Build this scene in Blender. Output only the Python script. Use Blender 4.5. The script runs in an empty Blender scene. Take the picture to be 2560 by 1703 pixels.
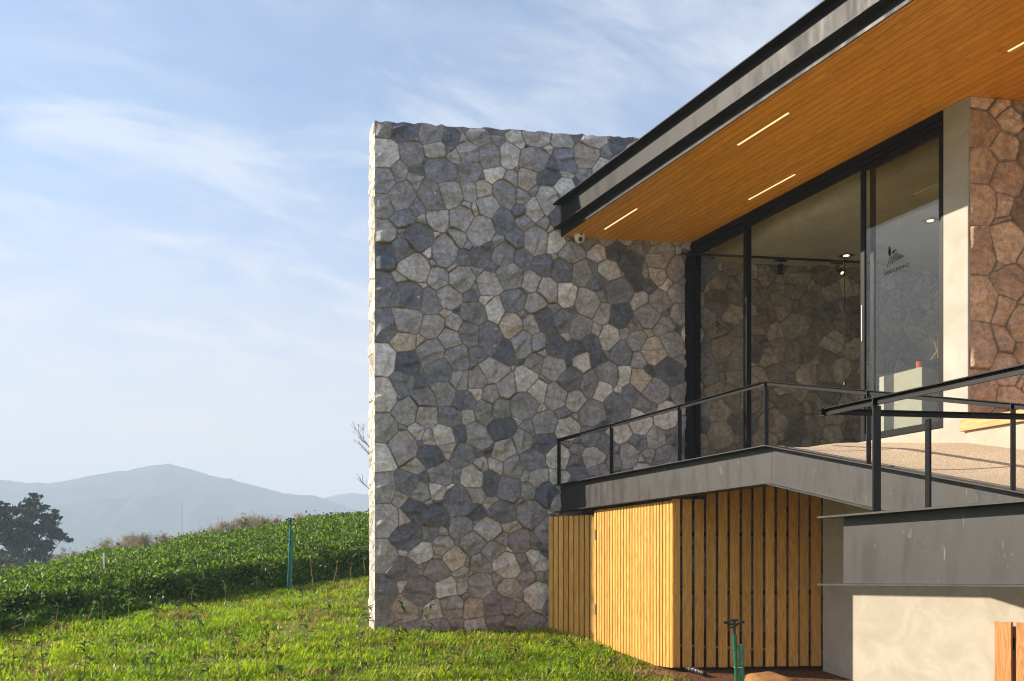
import bpy, math, random
import numpy as np
from mathutils import Vector, Matrix, Euler

random.seed(7)
rng = np.random.default_rng(11)
scene = bpy.context.scene
col = scene.collection

# ------------------------------------------------------------------ camera
F = 2250.0            # focal length in photo pixels (photo is 2560 wide)
HZ = 1450.0           # horizon row in the photo
cam_d = bpy.data.cameras.new('camera')
cam = bpy.data.objects.new('camera', cam_d)
col.objects.link(cam)
cam.location = (0, 0, 0)
cam.rotation_euler = (math.radians(90), 0, 0)
cam_d.sensor_width = 36.0
cam_d.lens = 36.0 * F / 2560.0
cam_d.shift_y = (HZ - 851.5) / 2560.0
cam_d.clip_start = 0.1
cam_d.clip_end = 20000
scene.camera = cam

# ------------------------------------------------------------------ light
SUN_EL = math.radians(27.7)
SUN_AZ = math.atan2(-0.996, 0.09)          # measured from +Y towards +X
TO_SUN = Vector((math.sin(SUN_AZ) * math.cos(SUN_EL), math.cos(SUN_AZ) * math.cos(SUN_EL), math.sin(SUN_EL)))
sun_d = bpy.data.lights.new('sun', 'SUN')
sun_d.energy = 5.0
sun_d.angle = math.radians(0.5)
sun_d.color = (1.0, 0.88, 0.73)
sun = bpy.data.objects.new('sun', sun_d)
col.objects.link(sun)
sun.rotation_euler = TO_SUN.to_track_quat('Z', 'Y').to_euler()

vs = scene.view_settings
vs.view_transform = 'Standard'
vs.look = 'None'
vs.gamma = 1.0
vs.exposure = 1.3
HAZE_DENSITY = 0.00074
SKY_STRENGTH = 0.09
CLOUD = 5.2

world = bpy.data.worlds.new('World')
scene.world = world
world.use_nodes = True
wn = world.node_tree
wn.nodes.clear()
def N(tree, kind, **kw):
    n = tree.nodes.new(kind)
    for k, v in kw.items():
        setattr(n, k, v)
    return n
def ramp(n, stops):
    cr = n.color_ramp
    while len(cr.elements) > 1:
        cr.elements.remove(cr.elements[-1])
    for i, (p, c) in enumerate(stops):
        e = cr.elements[0] if i == 0 else cr.elements.new(p)
        e.position = p
        e.color = c if len(c) == 4 else (*c, 1)
def G(v):
    return (v, v, v, 1)
L = wn.links.new
sky = N(wn, 'ShaderNodeTexSky', sky_type='NISHITA', sun_disc=False)
sky.sun_elevation = SUN_EL
sky.sun_rotation = SUN_AZ
sky.altitude = 400
sky.air_density = 1.0
sky.dust_density = 0.6
sky.ozone_density = 1.2
tc = N(wn, 'ShaderNodeTexCoord')
sep = N(wn, 'ShaderNodeSeparateXYZ')
L(tc.outputs['Generated'], sep.inputs[0])
zz = N(wn, 'ShaderNodeMath', operation='ADD'); zz.inputs[1].default_value = 0.12
L(sep.outputs['Z'], zz.inputs[0])
zm = N(wn, 'ShaderNodeMath', operation='MAXIMUM'); zm.inputs[1].default_value = 0.05
L(zz.outputs[0], zm.inputs[0])
dx = N(wn, 'ShaderNodeMath', operation='DIVIDE'); L(sep.outputs['X'], dx.inputs[0]); L(zm.outputs[0], dx.inputs[1])
dy = N(wn, 'ShaderNodeMath', operation='DIVIDE'); L(sep.outputs['Y'], dy.inputs[0]); L(zm.outputs[0], dy.inputs[1])
cmb = N(wn, 'ShaderNodeCombineXYZ'); L(dx.outputs[0], cmb.inputs[0]); L(dy.outputs[0], cmb.inputs[1])
def cloud_layer(rot, sc, nscale, lo, hi, off, dist=0.6, rough=0.62):
    m0 = N(wn, 'ShaderNodeMapping'); m0.inputs['Rotation'].default_value = (0, 0, math.radians(rot))
    L(cmb.outputs[0], m0.inputs[0])
    m = N(wn, 'ShaderNodeMapping'); m.inputs['Scale'].default_value = sc; m.inputs['Location'].default_value = off
    L(m0.outputs[0], m.inputs[0])
    n = N(wn, 'ShaderNodeTexNoise'); n.inputs['Scale'].default_value = nscale
    n.inputs['Detail'].default_value = 9; n.inputs['Roughness'].default_value = rough
    n.inputs['Distortion'].default_value = dist
    L(m.outputs[0], n.inputs['Vector'])
    r = N(wn, 'ShaderNodeMapRange'); r.interpolation_type = 'SMOOTHSTEP'
    r.inputs['From Min'].default_value = lo; r.inputs['From Max'].default_value = hi
    L(n.outputs['Fac'], r.inputs['Value'])
    return r.outputs['Result']
c1 = cloud_layer(-32, (1.0, 1.7, 1), 2.0, 0.45, 0.74, (3.2, 0.4, 0), 0.6)
c2 = cloud_layer(-32, (0.7, 1.0, 1), 0.8, 0.28, 0.66, (7.7, 2.9, 0), 0.3, 0.5)
c3 = cloud_layer(-24, (1.5, 2.7, 1), 1.8, 0.30, 0.72, (1.1, 5.3, 0), 0.9, 0.62)
mul = N(wn, 'ShaderNodeMath', operation='MULTIPLY'); L(c2, mul.inputs[0]); L(c3, mul.inputs[1])
add = N(wn, 'ShaderNodeMath', operation='ADD'); L(c1, add.inputs[0]); L(mul.outputs[0], add.inputs[1]); add.use_clamp = True
fac = N(wn, 'ShaderNodeMath', operation='MULTIPLY'); L(add.outputs[0], fac.inputs[0]); fac.inputs[1].default_value = 0.47
mixw = N(wn, 'ShaderNodeMix', data_type='RGBA')
L(fac.outputs[0], mixw.inputs['Factor'])
L(sky.outputs[0], mixw.inputs['A'])
mixw.inputs['B'].default_value = (CLOUD, CLOUD * 0.985, CLOUD * 0.97, 1)
# milky band of air low over the horizon
lowr = N(wn, 'ShaderNodeMapRange'); lowr.interpolation_type = 'SMOOTHSTEP'
lowr.inputs['From Min'].default_value = 0.0; lowr.inputs['From Max'].default_value = 0.44
lowr.inputs['To Min'].default_value = 0.92; lowr.inputs['To Max'].default_value = 0.0
L(sep.outputs['Z'], lowr.inputs['Value'])
mixh = N(wn, 'ShaderNodeMix', data_type='RGBA')
L(lowr.outputs['Result'], mixh.inputs['Factor']); L(mixw.outputs['Result'], mixh.inputs['A'])
mixh.inputs['B'].default_value = (3.9, 3.1, 2.75, 1)
bg = N(wn, 'ShaderNodeBackground'); bg.inputs['Strength'].default_value = SKY_STRENGTH
L(mixh.outputs['Result'], bg.inputs['Color'])
wo = N(wn, 'ShaderNodeOutputWorld'); L(bg.outputs[0], wo.inputs[0])

try:
    cy = scene.cycles
    cy.max_bounces = 8; cy.diffuse_bounces = 4; cy.glossy_bounces = 4
    cy.transmission_bounces = 4; cy.transparent_max_bounces = 12; cy.volume_bounces = 1
    cy.sample_clamp_indirect = 6.0
    cy.use_denoising = True
    cy.filter_width = 1.1
except Exception:
    pass

# ------------------------------------------------------------------ helpers
def tag(o, label=None, cat=None, group=None, kind=None):
    if label: o['label'] = label
    if cat: o['category'] = cat
    if group: o['group'] = group
    if kind: o['kind'] = kind
    return o

def empty(name, loc=(0, 0, 0), rz=0.0, label=None, cat=None, group=None):
    o = bpy.data.objects.new(name, None)
    col.objects.link(o)
    o.empty_display_size = 0.2
    o.location = loc
    o.rotation_euler = (0, 0, rz)
    return tag(o, label, cat, group)

class MB:
    """collects shapes for one mesh"""
    def __init__(s):
        s.v, s.f, s.c = [], [], []
        s.cur = (1, 1, 1)
    def add(s, vs, fs):
        b = len(s.v)
        s.v += [tuple(x) for x in vs]
        s.c += [s.cur] * len(vs)
        s.f += [tuple(b + i for i in f) for f in fs]
    def box(s, x0, x1, y0, y1, z0, z1):
        s.hexa([(x0, y0, z0), (x1, y0, z0), (x1, y1, z0), (x0, y1, z0), (x0, y0, z1), (x1, y0, z1), (x1, y1, z1), (x0, y1, z1)])
    def hexa(s, v):
        s.add(v, [(0, 3, 2, 1), (4, 5, 6, 7), (0, 1, 5, 4), (1, 2, 6, 5), (2, 3, 7, 6), (3, 0, 4, 7)])
    def prism(s, poly, z0, z1):
        n = len(poly)
        a = sum(poly[i][0] * poly[(i + 1) % n][1] - poly[(i + 1) % n][0] * poly[i][1] for i in range(n))
        if a < 0: poly = poly[::-1]
        v = [(x, y, z0) for x, y in poly] + [(x, y, z1) for x, y in poly]
        f = [tuple(range(n))[::-1], tuple(range(n, 2 * n))] + [(i, (i + 1) % n, n + (i + 1) % n, n + i) for i in range(n)]
        s.add(v, f)
    def sweep(s, pts, lat, prof):
        """profile (lateral, up) closed polygon swept along pts"""
        n = len(prof)
        v = []
        for p in pts:
            for a, b in prof:
                v.append((p[0] + lat[0] * a, p[1] + lat[1] * a, p[2] + b))
        f = []
        for k in range(len(pts) - 1):
            for i in range(n):
                j = (i + 1) % n
                f.append((k * n + i, k * n + j, (k + 1) * n + j, (k + 1) * n + i))
        f.append(tuple(range(n))[::-1])
        f.append(tuple(range((len(pts) - 1) * n, len(pts) * n)))
        s.add(v, f)
    def tube(s, pts, radii, n=8, cap=True):
        pts = [Vector(p) for p in pts]
        v, f = [], []
        up = Vector((0.13, 0.31, 0.94))
        for k, p in enumerate(pts):
            d = (pts[min(k + 1, len(pts) - 1)] - pts[max(k - 1, 0)]).normalized()
            a = d.cross(up)
            if a.length < 0.05: a = d.cross(Vector((1, 0, 0)))
            a.normalize(); b = d.cross(a)
            r = radii[k] if hasattr(radii, '__len__') else radii
            for i in range(n):
                t = 2 * math.pi * i / n
                v.append(p + a * (r * math.cos(t)) + b * (r * math.sin(t)))
        for k in range(len(pts) - 1):
            for i in range(n):
                j = (i + 1) % n
                f.append((k * n + i, k * n + j, (k + 1) * n + j, (k + 1) * n + i))
        if cap:
            f.append(tuple(range(n))[::-1])
            f.append(tuple(range((len(pts) - 1) * n, len(pts) * n)))
        s.add(v, f)
    def lathe(s, prof, c=(0, 0, 0), n=24, axis=None):
        v, f = [], []
        M = Matrix.Identity(3)
        if axis is not None:
            M = Vector(axis).normalized().to_track_quat('Z', 'Y').to_matrix()
        c = Vector(c)
        for r, z in prof:
            for i in range(n):
                t = 2 * math.pi * i / n
                v.append(c + M @ Vector((r * math.cos(t), r * math.sin(t), z)))
        for k in range(len(prof) - 1):
            for i in range(n):
                j = (i + 1) % n
                f.append((k * n + i, k * n + j, (k + 1) * n + j, (k + 1) * n + i))
        f.append(tuple(range(n))[::-1])
        f.append(tuple(range((len(prof) - 1) * n, len(prof) * n)))
        s.add(v, f)
    def leaf(s, base, d, nrm, ln, w, droop=0.3, seg=4):
        base = Vector(base); d = Vector(d).normalized()
        side = d.cross(Vector(nrm))
        if side.length < 0.05: side = d.cross(Vector((1, 0.2, 0)))
        side.normalize(); nn = side.cross(d)
        shp = [0.15, 0.85, 1.0, 0.65, 0.05] if seg == 4 else [0.2, 1.0, 0.05]
        v, f = [], []
        for i in range(seg + 1):
            t = i / seg
            p = base + d * (ln * t) - Vector((0, 0, 1)) * (droop * ln * t * t)
            h = w * 0.5 * shp[i]
            v += [p - side * h + nn * h * 0.35, p, p + side * h + nn * h * 0.35]
        for i in range(seg):
            a = i * 3
            f += [(a, a + 1, a + 4, a + 3), (a + 1, a + 2, a + 5, a + 4)]
        s.add(v, f)
    def build(s, name, mat, parent=None, smooth=False, bevel=0.0):
        me = bpy.data.meshes.new(name)
        me.from_pydata(s.v, [], s.f)
        if any(c != (1, 1, 1) for c in s.c):
            at = me.attributes.new('col', 'FLOAT_COLOR', 'POINT')
            at.data.foreach_set('color', np.array([(*c, 1) for c in s.c], dtype=np.float32).ravel())
        if smooth:
            me.polygons.foreach_set('use_smooth', [True] * len(me.polygons))
        me.materials.append(mat)
        me.validate()
        me.update()
        o = bpy.data.objects.new(name, me)
        col.objects.link(o)
        if parent is not None: o.parent = parent
        if bevel:
            b = o.modifiers.new('edge', 'BEVEL'); b.width = bevel; b.segments = 1; b.limit_method = 'ANGLE'
        return o

def np_mesh(name, verts, faces, mat, colors=None, parent=None, smooth=False):
    """verts (n,3); faces (m,k) uniform"""
    me = bpy.data.meshes.new(name)
    n, m, k = len(verts), len(faces), faces.shape[1]
    me.vertices.add(n); me.vertices.foreach_set('co', verts.astype(np.float32).ravel())
    me.loops.add(m * k); me.loops.foreach_set('vertex_index', faces.astype(np.int32).ravel())
    me.polygons.add(m)
    me.polygons.foreach_set('loop_start', np.arange(0, m * k, k, dtype=np.int32))
    if smooth: me.polygons.foreach_set('use_smooth', np.ones(m, dtype=bool))
    if colors is not None:
        at = me.attributes.new('col', 'FLOAT_COLOR', 'POINT')
        c4 = np.ones((n, 4), dtype=np.float32); c4[:, :3] = colors
        at.data.foreach_set('color', c4.ravel())
    me.update(calc_edges=True)
    me.validate()
    me.materials.append(mat)
    o = bpy.data.objects.new(name, me)
    col.objects.link(o)
    if parent is not None: o.parent = parent
    return o

# value noise in numpy
def vnoise(x, y, seed=0):
    xi = np.floor(x).astype(np.int64); yi = np.floor(y).astype(np.int64)
    fx = x - xi; fy = y - yi
    fx = fx * fx * (3 - 2 * fx); fy = fy * fy * (3 - 2 * fy)
    def h(a, b):
        n = (a * 374761393 + b * 668265263 + seed * 1442695041) & 0xffffffff
        n = ((n ^ (n >> 13)) * 1274126177) & 0xffffffff
        n = (n ^ (n >> 16)) & 0xffff
        return n / 65535.0
    return (h(xi, yi) * (1 - fx) + h(xi + 1, yi) * fx) * (1 - fy) + (h(xi, yi + 1) * (1 - fx) + h(xi + 1, yi + 1) * fx) * fy
def fbm(x, y, oct=4, seed=0):
    t = 0; a = 0.5; n = 0
    for i in range(oct):
        t = t + a * vnoise(x * 2 ** i, y * 2 ** i, seed + i * 17); n += a; a *= 0.5
    return t / n
def sstep(a, b, x):
    t = np.clip((x - a) / (b - a), 0, 1)
    return t * t * (3 - 2 * t)

# ------------------------------------------------------------------ materials
def new_mat(name):
    m = bpy.data.materials.new(name); m.use_nodes = True
    t = m.node_tree
    bsdf = t.nodes['Principled BSDF']
    return m, t, bsdf

def noise_node(t, scale, detail=4, rough=0.55, vec=None, dist=0.0):
    n = N(t, 'ShaderNodeTexNoise')
    n.inputs['Scale'].default_value = scale; n.inputs['Detail'].default_value = detail
    n.inputs['Roughness'].default_value = rough; n.inputs['Distortion'].default_value = dist
    if vec is not None: t.links.new(vec, n.inputs['Vector'])
    return n

def objvec(t, scale=(1, 1, 1), rot=(0, 0, 0)):
    c = N(t, 'ShaderNodeTexCoord'); m = N(t, 'ShaderNodeMapping')
    m.inputs['Scale'].default_value = scale; m.inputs['Rotation'].default_value = rot
    t.links.new(c.outputs['Object'], m.inputs[0])
    return m.outputs[0]

def mixc(t, fac, a, b, mode='MIX'):
    m = N(t, 'ShaderNodeMix', data_type='RGBA', blend_type=mode)
    for s_, v in (('Factor', fac), ('A', a), ('B', b)):
        if hasattr(v, 'is_linked') or hasattr(v, 'links'):
            t.links.new(v, m.inputs[s_])
        else:
            m.inputs[s_].default_value = v
    return m.outputs['Result']

def rng_node(t, v, a, b, c=0.0, d=1.0):
    r = N(t, 'ShaderNodeMapRange'); r.interpolation_type = 'SMOOTHSTEP'
    r.inputs['From Min'].default_value = a; r.inputs['From Max'].default_value = b
    r.inputs['To Min'].default_value = c; r.inputs['To Max'].default_value = d
    t.links.new(v, r.inputs['Value'])
    return r.outputs['Result']

def bump(t, bsdf, h, strength=0.3, dist=0.01):
    b = N(t, 'ShaderNodeBump'); b.inputs['Strength'].default_value = strength; b.inputs['Distance'].default_value = dist
    t.links.new(h, b.inputs['Height']); t.links.new(b.outputs[0], bsdf.inputs['Normal'])

def simple(name, c, rough=0.6, metal=0.0, spec=0.5, var=0.15, scale=6.0, bmp=0.0, vscale=(1, 1, 1)):
    m, t, b = new_mat(name)
    v = objvec(t, vscale)
    n = noise_node(t, scale, 5, 0.6, v)
    lo = tuple(x * (1 - var) for x in c) + (1,); hi = tuple(min(1, x * (1 + var)) for x in c) + (1,)
    t.links.new(mixc(t, rng_node(t, n.outputs['Fac'], 0.3, 0.7), lo, hi), b.inputs['Base Color'])
    b.inputs['Roughness'].default_value = rough; b.inputs['Metallic'].default_value = metal
    b.inputs['Specular IOR Level'].default_value = spec
    if bmp:
        n2 = noise_node(t, scale * 6, 4, 0.6, v); bump(t, b, n2.outputs['Fac'], bmp, 0.01)
    return m

def attr_col(t):
    a = N(t, 'ShaderNodeAttribute'); a.attribute_name = 'col'
    return a.outputs['Color']

def make_stone():
    m, t, b = new_mat('rubble stone')
    v = objvec(t)
    n = noise_node(t, 12, 7, 0.72, v)
    n2 = noise_node(t, 40, 5, 0.7, v)
    c = mixc(t, rng_node(t, n.outputs['Fac'], 0.28, 0.74), G(0.62), G(1.36))
    k = mixc(t, 1.0, attr_col(t), c, 'MULTIPLY')
    k = mixc(t, rng_node(t, n2.outputs['Fac'], 0.56, 0.78, 0, 0.35), k, G(0.42))
    # pale calcite veins
    vn = noise_node(t, 5.5, 3, 0.55, v, 2.0)
    d = N(t, 'ShaderNodeMath', operation='SUBTRACT'); t.links.new(vn.outputs['Fac'], d.inputs[0]); d.inputs[1].default_value = 0.5
    ab = N(t, 'ShaderNodeMath', operation='ABSOLUTE'); t.links.new(d.outputs[0], ab.inputs[0])
    k = mixc(t, rng_node(t, ab.outputs[0], 0.0, 0.009, 0.16, 0.0), k, (0.5, 0.48, 0.45, 1))
    t.links.new(k, b.inputs['Base Color'])
    b.inputs['Roughness'].default_value = 0.78; b.inputs['Specular IOR Level'].default_value = 0.35
    h = noise_node(t, 16, 8, 0.7, v)
    bump(t, b, h.outputs['Fac'], 0.95, 0.045)
    return m

def make_wood(name, dark, light, grain_axis='z', use_attr=True, rough=0.45, board=0.0, ring=1.0):
    m, t, b = new_mat(name)
    sc = {'z': (9, 9, 0.7), 'x': (0.7, 9, 9)}[grain_axis]
    v = objvec(t, sc)
    if use_attr:
        # shift grain from board to board with the board tone attribute
        a = N(t, 'ShaderNodeAttribute'); a.attribute_name = 'col'
        sp = N(t, 'ShaderNodeSeparateColor'); t.links.new(a.outputs['Color'], sp.inputs[0])
        mm = N(t, 'ShaderNodeMath', operation='MULTIPLY'); mm.inputs[1].default_value = 91.0
        t.links.new(sp.outputs[2], mm.inputs[0])
        cb = N(t, 'ShaderNodeCombineXYZ'); t.links.new(mm.outputs[0], cb.inputs[0]); t.links.new(mm.outputs[0], cb.inputs[2])
        av = N(t, 'ShaderNodeVectorMath', operation='ADD'); t.links.new(v, av.inputs[0]); t.links.new(cb.outputs[0], av.inputs[1])
        v = av.outputs[0]
    if board:
        c = N(t, 'ShaderNodeTexCoord'); s3 = N(t, 'ShaderNodeSeparateXYZ'); t.links.new(c.outputs['Object'], s3.inputs[0])
        dv = N(t, 'ShaderNodeMath', operation='DIVIDE'); dv.inputs[1].default_value = board; t.links.new(s3.outputs['Y'], dv.inputs[0])
        fl = N(t, 'ShaderNodeMath', operation='FLOOR'); t.links.new(dv.outputs[0], fl.inputs[0])
        fr = N(t, 'ShaderNodeMath', operation='FRACT'); t.links.new(dv.outputs[0], fr.inputs[0])
        # end joints, staggered from board to board
        wn1 = N(t, 'ShaderNodeTexWhiteNoise', noise_dimensions='1D'); t.links.new(fl.outputs[0], wn1.inputs['W'])
        xo = N(t, 'ShaderNodeMath', operation='MULTIPLY'); xo.inputs[1].default_value = 3.0; t.links.new(wn1.outputs['Value'], xo.inputs[0])
        xs = N(t, 'ShaderNodeMath', operation='ADD'); t.links.new(s3.outputs['X'], xs.inputs[0]); t.links.new(xo.outputs[0], xs.inputs[1])
        xd = N(t, 'ShaderNodeMath', operation='DIVIDE'); xd.inputs[1].default_value = 3.0; t.links.new(xs.outputs[0], xd.inputs[0])
        xf = N(t, 'ShaderNodeMath', operation='FLOOR'); t.links.new(xd.outputs[0], xf.inputs[0])
        xr = N(t, 'ShaderNodeMath', operation='FRACT'); t.links.new(xd.outputs[0], xr.inputs[0])
        cb = N(t, 'ShaderNodeCombineXYZ'); t.links.new(fl.outputs[0], cb.inputs[0]); t.links.new(xf.outputs[0], cb.inputs[1])
        wn2 = N(t, 'ShaderNodeTexWhiteNoise', noise_dimensions='2D'); t.links.new(cb.outputs[0], wn2.inputs['Vector'])
        sc2 = N(t, 'ShaderNodeVectorMath', operation='SCALE'); sc2.inputs['Scale'].default_value = 37.0; t.links.new(wn2.outputs['Color'], sc2.inputs[0])
        av = N(t, 'ShaderNodeVectorMath', operation='ADD'); t.links.new(v, av.inputs[0]); t.links.new(sc2.outputs[0], av.inputs[1])
        v = av.outputs[0]
    n = noise_node(t, 1.0, 3, 0.5, v, 0.6)
    rg = N(t, 'ShaderNodeMath', operation='MULTIPLY'); rg.inputs[1].default_value = 16.0 * ring; t.links.new(n.outputs['Fac'], rg.inputs[0])
    frc = N(t, 'ShaderNodeMath', operation='PINGPONG'); frc.inputs[1].default_value = 1.0; t.links.new(rg.outputs[0], frc.inputs[0])
    n2 = noise_node(t, 7.0, 4, 0.7, v)
    k = mixc(t, rng_node(t, frc.outputs[0], 0.0, 0.9), (*dark, 1), (*light, 1))
    k = mixc(t, rng_node(t, n2.outputs['Fac'], 0.35, 0.7, 0.0, 0.45), k, (*light, 1))
    if use_attr:
        tone = mixc(t, sp.outputs[0], G(0.72), G(1.12))
        k = mixc(t, 1.0, k, tone, 'MULTIPLY')
    if board:
        tone = mixc(t, wn2.outputs['Value'], G(0.91), G(1.05))
        k = mixc(t, 1.0, k, tone, 'MULTIPLY')
        g1 = N(t, 'ShaderNodeMath', operation='PINGPONG'); g1.inputs[1].default_value = 0.5; t.links.new(fr.outputs[0], g1.inputs[0])
        k = mixc(t, rng_node(t, g1.outputs[0], 0.02, 0.06, 0.55, 0.0), k, (0.03, 0.012, 0.004, 1))
        g2 = N(t, 'ShaderNodeMath', operation='PINGPONG'); g2.inputs[1].default_value = 0.5; t.links.new(xr.outputs[0], g2.inputs[0])
        k = mixc(t, rng_node(t, g2.outputs[0], 0.0006, 0.0016, 0.7, 0.0), k, (0.03, 0.012, 0.004, 1))
    t.links.new(k, b.inputs['Base Color'])
    b.inputs['Roughness'].default_value = rough
    b.inputs['Specular IOR Level'].default_value = 0.35
    bump(t, b, n2.outputs['Fac'], 0.12, 0.005)
    return m

def make_steel(name, c, streak=0.5, rough=0.5, light=(0.30, 0.28, 0.25), spec=0.8):
    m, t, b = new_mat(name)
    v = objvec(t, (2.2, 2.2, 0.45))
    n = noise_node(t, 2.2, 6, 0.65, v)
    k = mixc(t, rng_node(t, n.outputs['Fac'], 0.3, 0.72), tuple(x * 0.72 for x in c) + (1,), tuple(x * 1.28 for x in c) + (1,))
    v2 = objvec(t, (14, 14, 3.2))
    n2 = noise_node(t, 1.0, 3, 0.55, v2, 0.4)
    n3 = noise_node(t, 1.1, 2, 0.5, objvec(t))
    f = N(t, 'ShaderNodeMath', operation='MULTIPLY')
    t.links.new(rng_node(t, n2.outputs['Fac'], 0.66, 0.76), f.inputs[0]); t.links.new(rng_node(t, n3.outputs['Fac'], 0.42, 0.6, 0, streak), f.inputs[1])
    k = mixc(t, f.outputs[0], k, (*light, 1))
    n4 = noise_node(t, 45, 2, 0.5, objvec(t, (1, 1, 0.6)))
    k = mixc(t, rng_node(t, n4.outputs['Fac'], 0.72, 0.78, 0, streak * 0.8), k, (*light, 1))
    t.links.new(k, b.inputs['Base Color'])
    t.links.new(rng_node(t, n.outputs['Fac'], 0.3, 0.7, rough - 0.1, rough + 0.12), b.inputs['Roughness'])
    b.inputs['Specular IOR Level'].default_value = spec
    bump(t, b, n.outputs['Fac'], 0.06, 0.01)
    return m

def make_plaster(name, c, arcs=True):
    m, t, b = new_mat(name)
    v = objvec(t)
    n = noise_node(t, 1.6, 6, 0.62, v, 0.8)
    k = mixc(t, rng_node(t, n.outputs['Fac'], 0.3, 0.72), tuple(x * 0.86 for x in c) + (1,), tuple(min(1, x * 1.08) for x in c) + (1,))
    if arcs:
        # trowel sweeps: arcs repeated along the wall
        cc = N(t, 'ShaderNodeTexCoord'); s3 = N(t, 'ShaderNodeSeparateXYZ'); t.links.new(cc.outputs['Object'], s3.inputs[0])
        nz = noise_node(t, 0.9, 2, 0.5, v)
        ax = N(t, 'ShaderNodeMath', operation='ADD'); t.links.new(s3.outputs['X'], ax.inputs[0]); t.links.new(nz.outputs['Fac'], ax.inputs[1])
        px = N(t, 'ShaderNodeMath', operation='PINGPONG'); px.inputs[1].default_value = 0.42; t.links.new(ax.outputs[0], px.inputs[0])
        p2 = N(t, 'ShaderNodeMath', operation='POWER'); p2.inputs[1].default_value = 2.0; t.links.new(px.outputs[0], p2.inputs[0])
        p3 = N(t, 'ShaderNodeMath', operation='MULTIPLY'); p3.inputs[1].default_value = 2.6; t.links.new(p2.outputs[0], p3.inputs[0])
        za = N(t, 'ShaderNodeMath', operation='ADD'); t.links.new(s3.outputs['Z'], za.inputs[0]); t.links.new(p3.outputs[0], za.inputs[1])
        cbv = N(t, 'ShaderNodeCombineXYZ'); t.links.new(za.outputs[0], cbv.inputs[2])
        n5 = noise_node(t, 9, 3, 0.6, cbv.outputs[0])
        k = mixc(t, rng_node(t, n5.outputs['Fac'], 0.4, 0.7, 0.0, 0.16), k, tuple(x * 0.6 for x in c) + (1,))
    t.links.new(k, b.inputs['Base Color'])
    b.inputs['Roughness'].default_value = 0.75; b.inputs['Specular IOR Level'].default_value = 0.3
    bump(t, b, n.outputs['Fac'], 0.15, 0.01)
    return m

def make_leaf(name, tint=1.0, trans=0.35, rough=0.4, spec=0.4):
    m, t, b = new_mat(name)
    a = attr_col(t)
    t.links.new(a, b.inputs['Base Color'])
    b.inputs['Roughness'].default_value = rough; b.inputs['Specular IOR Level'].default_value = spec
    tr = N(t, 'ShaderNodeBsdfTranslucent')
    k = mixc(t, 1.0, a, (1.5 * tint, 1.55 * tint, 0.7 * tint, 1), 'MULTIPLY')
    t.links.new(k, tr.inputs['Color'])
    ms = N(t, 'ShaderNodeMixShader'); ms.inputs[0].default_value = trans
    t.links.new(b.outputs[0], ms.inputs[1]); t.links.new(tr.outputs[0], ms.inputs[2])
    t.links.new(ms.outputs[0], t.nodes['Material Output'].inputs[0])
    return m

def make_glass(name, tint=(0.945, 0.95, 0.93), r0=0.024):
    m, t, b = new_mat(name)
    t.nodes.remove(b)
    lw = N(t, 'ShaderNodeLayerWeight'); lw.inputs['Blend'].default_value = 0.5
    pw = N(t, 'ShaderNodeMath', operation='POWER'); pw.inputs[1].default_value = 4.0
    t.links.new(lw.outputs['Facing'], pw.inputs[0])
    ma = N(t, 'ShaderNodeMath', operation='MULTIPLY_ADD'); ma.inputs[1].default_value = 1 - r0; ma.inputs[2].default_value = r0
    t.links.new(pw.outputs[0], ma.inputs[0])
    tr = N(t, 'ShaderNodeBsdfTransparent'); tr.inputs[0].default_value = (*tint, 1)
    gl = N(t, 'ShaderNodeBsdfGlossy'); gl.inputs['Roughness'].default_value = 0.0
    gl.inputs['Color'].default_value = (1, 1, 1, 1)
    ms = N(t, 'ShaderNodeMixShader')
    t.links.new(ma.outputs[0], ms.inputs[0]); t.links.new(tr.outputs[0], ms.inputs[1]); t.links.new(gl.outputs[0], ms.inputs[2])
    t.links.new(ms.outputs[0], t.nodes['Material Output'].inputs[0])
    return m

def make_emit(name, c, strength):
    m, t, b = new_mat(name)
    b.inputs['Base Color'].default_value = (*c, 1)
    b.inputs['Emission Color'].default_value = (*c, 1)
    b.inputs['Emission Strength'].default_value = strength
    return m

def make_aggregate():
    m, t, b = new_mat('exposed aggregate')
    v = objvec(t)
    n = noise_node(t, 55, 3, 0.7, v); n2 = noise_node(t, 1.3, 4, 0.6, v)
    k = mixc(t, rng_node(t, n.outputs['Fac'], 0.35, 0.66), (0.27, 0.195, 0.115, 1), (0.64, 0.52, 0.37, 1))
    k = mixc(t, rng_node(t, n2.outputs['Fac'], 0.4, 0.7, 0, 0.25), k, (0.34, 0.25, 0.16, 1))
    t.links.new(k, b.inputs['Base Color']); b.inputs['Roughness'].default_value = 0.85
    bump(t, b, n.outputs['Fac'], 0.3, 0.01)
    return m

def make_ground():
    m, t, b = new_mat('soil and turf')
    v = objvec(t)
    n = noise_node(t, 3.0, 7, 0.7, v); n2 = noise_node(t, 0.5, 4, 0.6, v); n3 = noise_node(t, 22, 5, 0.7, v)
    soil = mixc(t, rng_node(t, n3.outputs['Fac'], 0.3, 0.7), (0.06, 0.026, 0.012, 1), (0.20, 0.095, 0.045, 1))
    turf = mixc(t, rng_node(t, n.outputs['Fac'], 0.35, 0.65), (0.10, 0.14, 0.02, 1), (0.19, 0.22, 0.035, 1))
    at = N(t, 'ShaderNodeAttribute'); at.attribute_name = 'col'
    sp = N(t, 'ShaderNodeSeparateColor'); t.links.new(at.outputs['Color'], sp.inputs[0])
    k = mixc(t, sp.outputs[0], turf, soil)
    t.links.new(k, b.inputs['Base Color']); b.inputs['Roughness'].default_value = 0.95
    b.inputs['Specular IOR Level'].default_value = 0.1
    bump(t, b, n3.outputs['Fac'], 0.6, 0.05)
    return m

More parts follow.
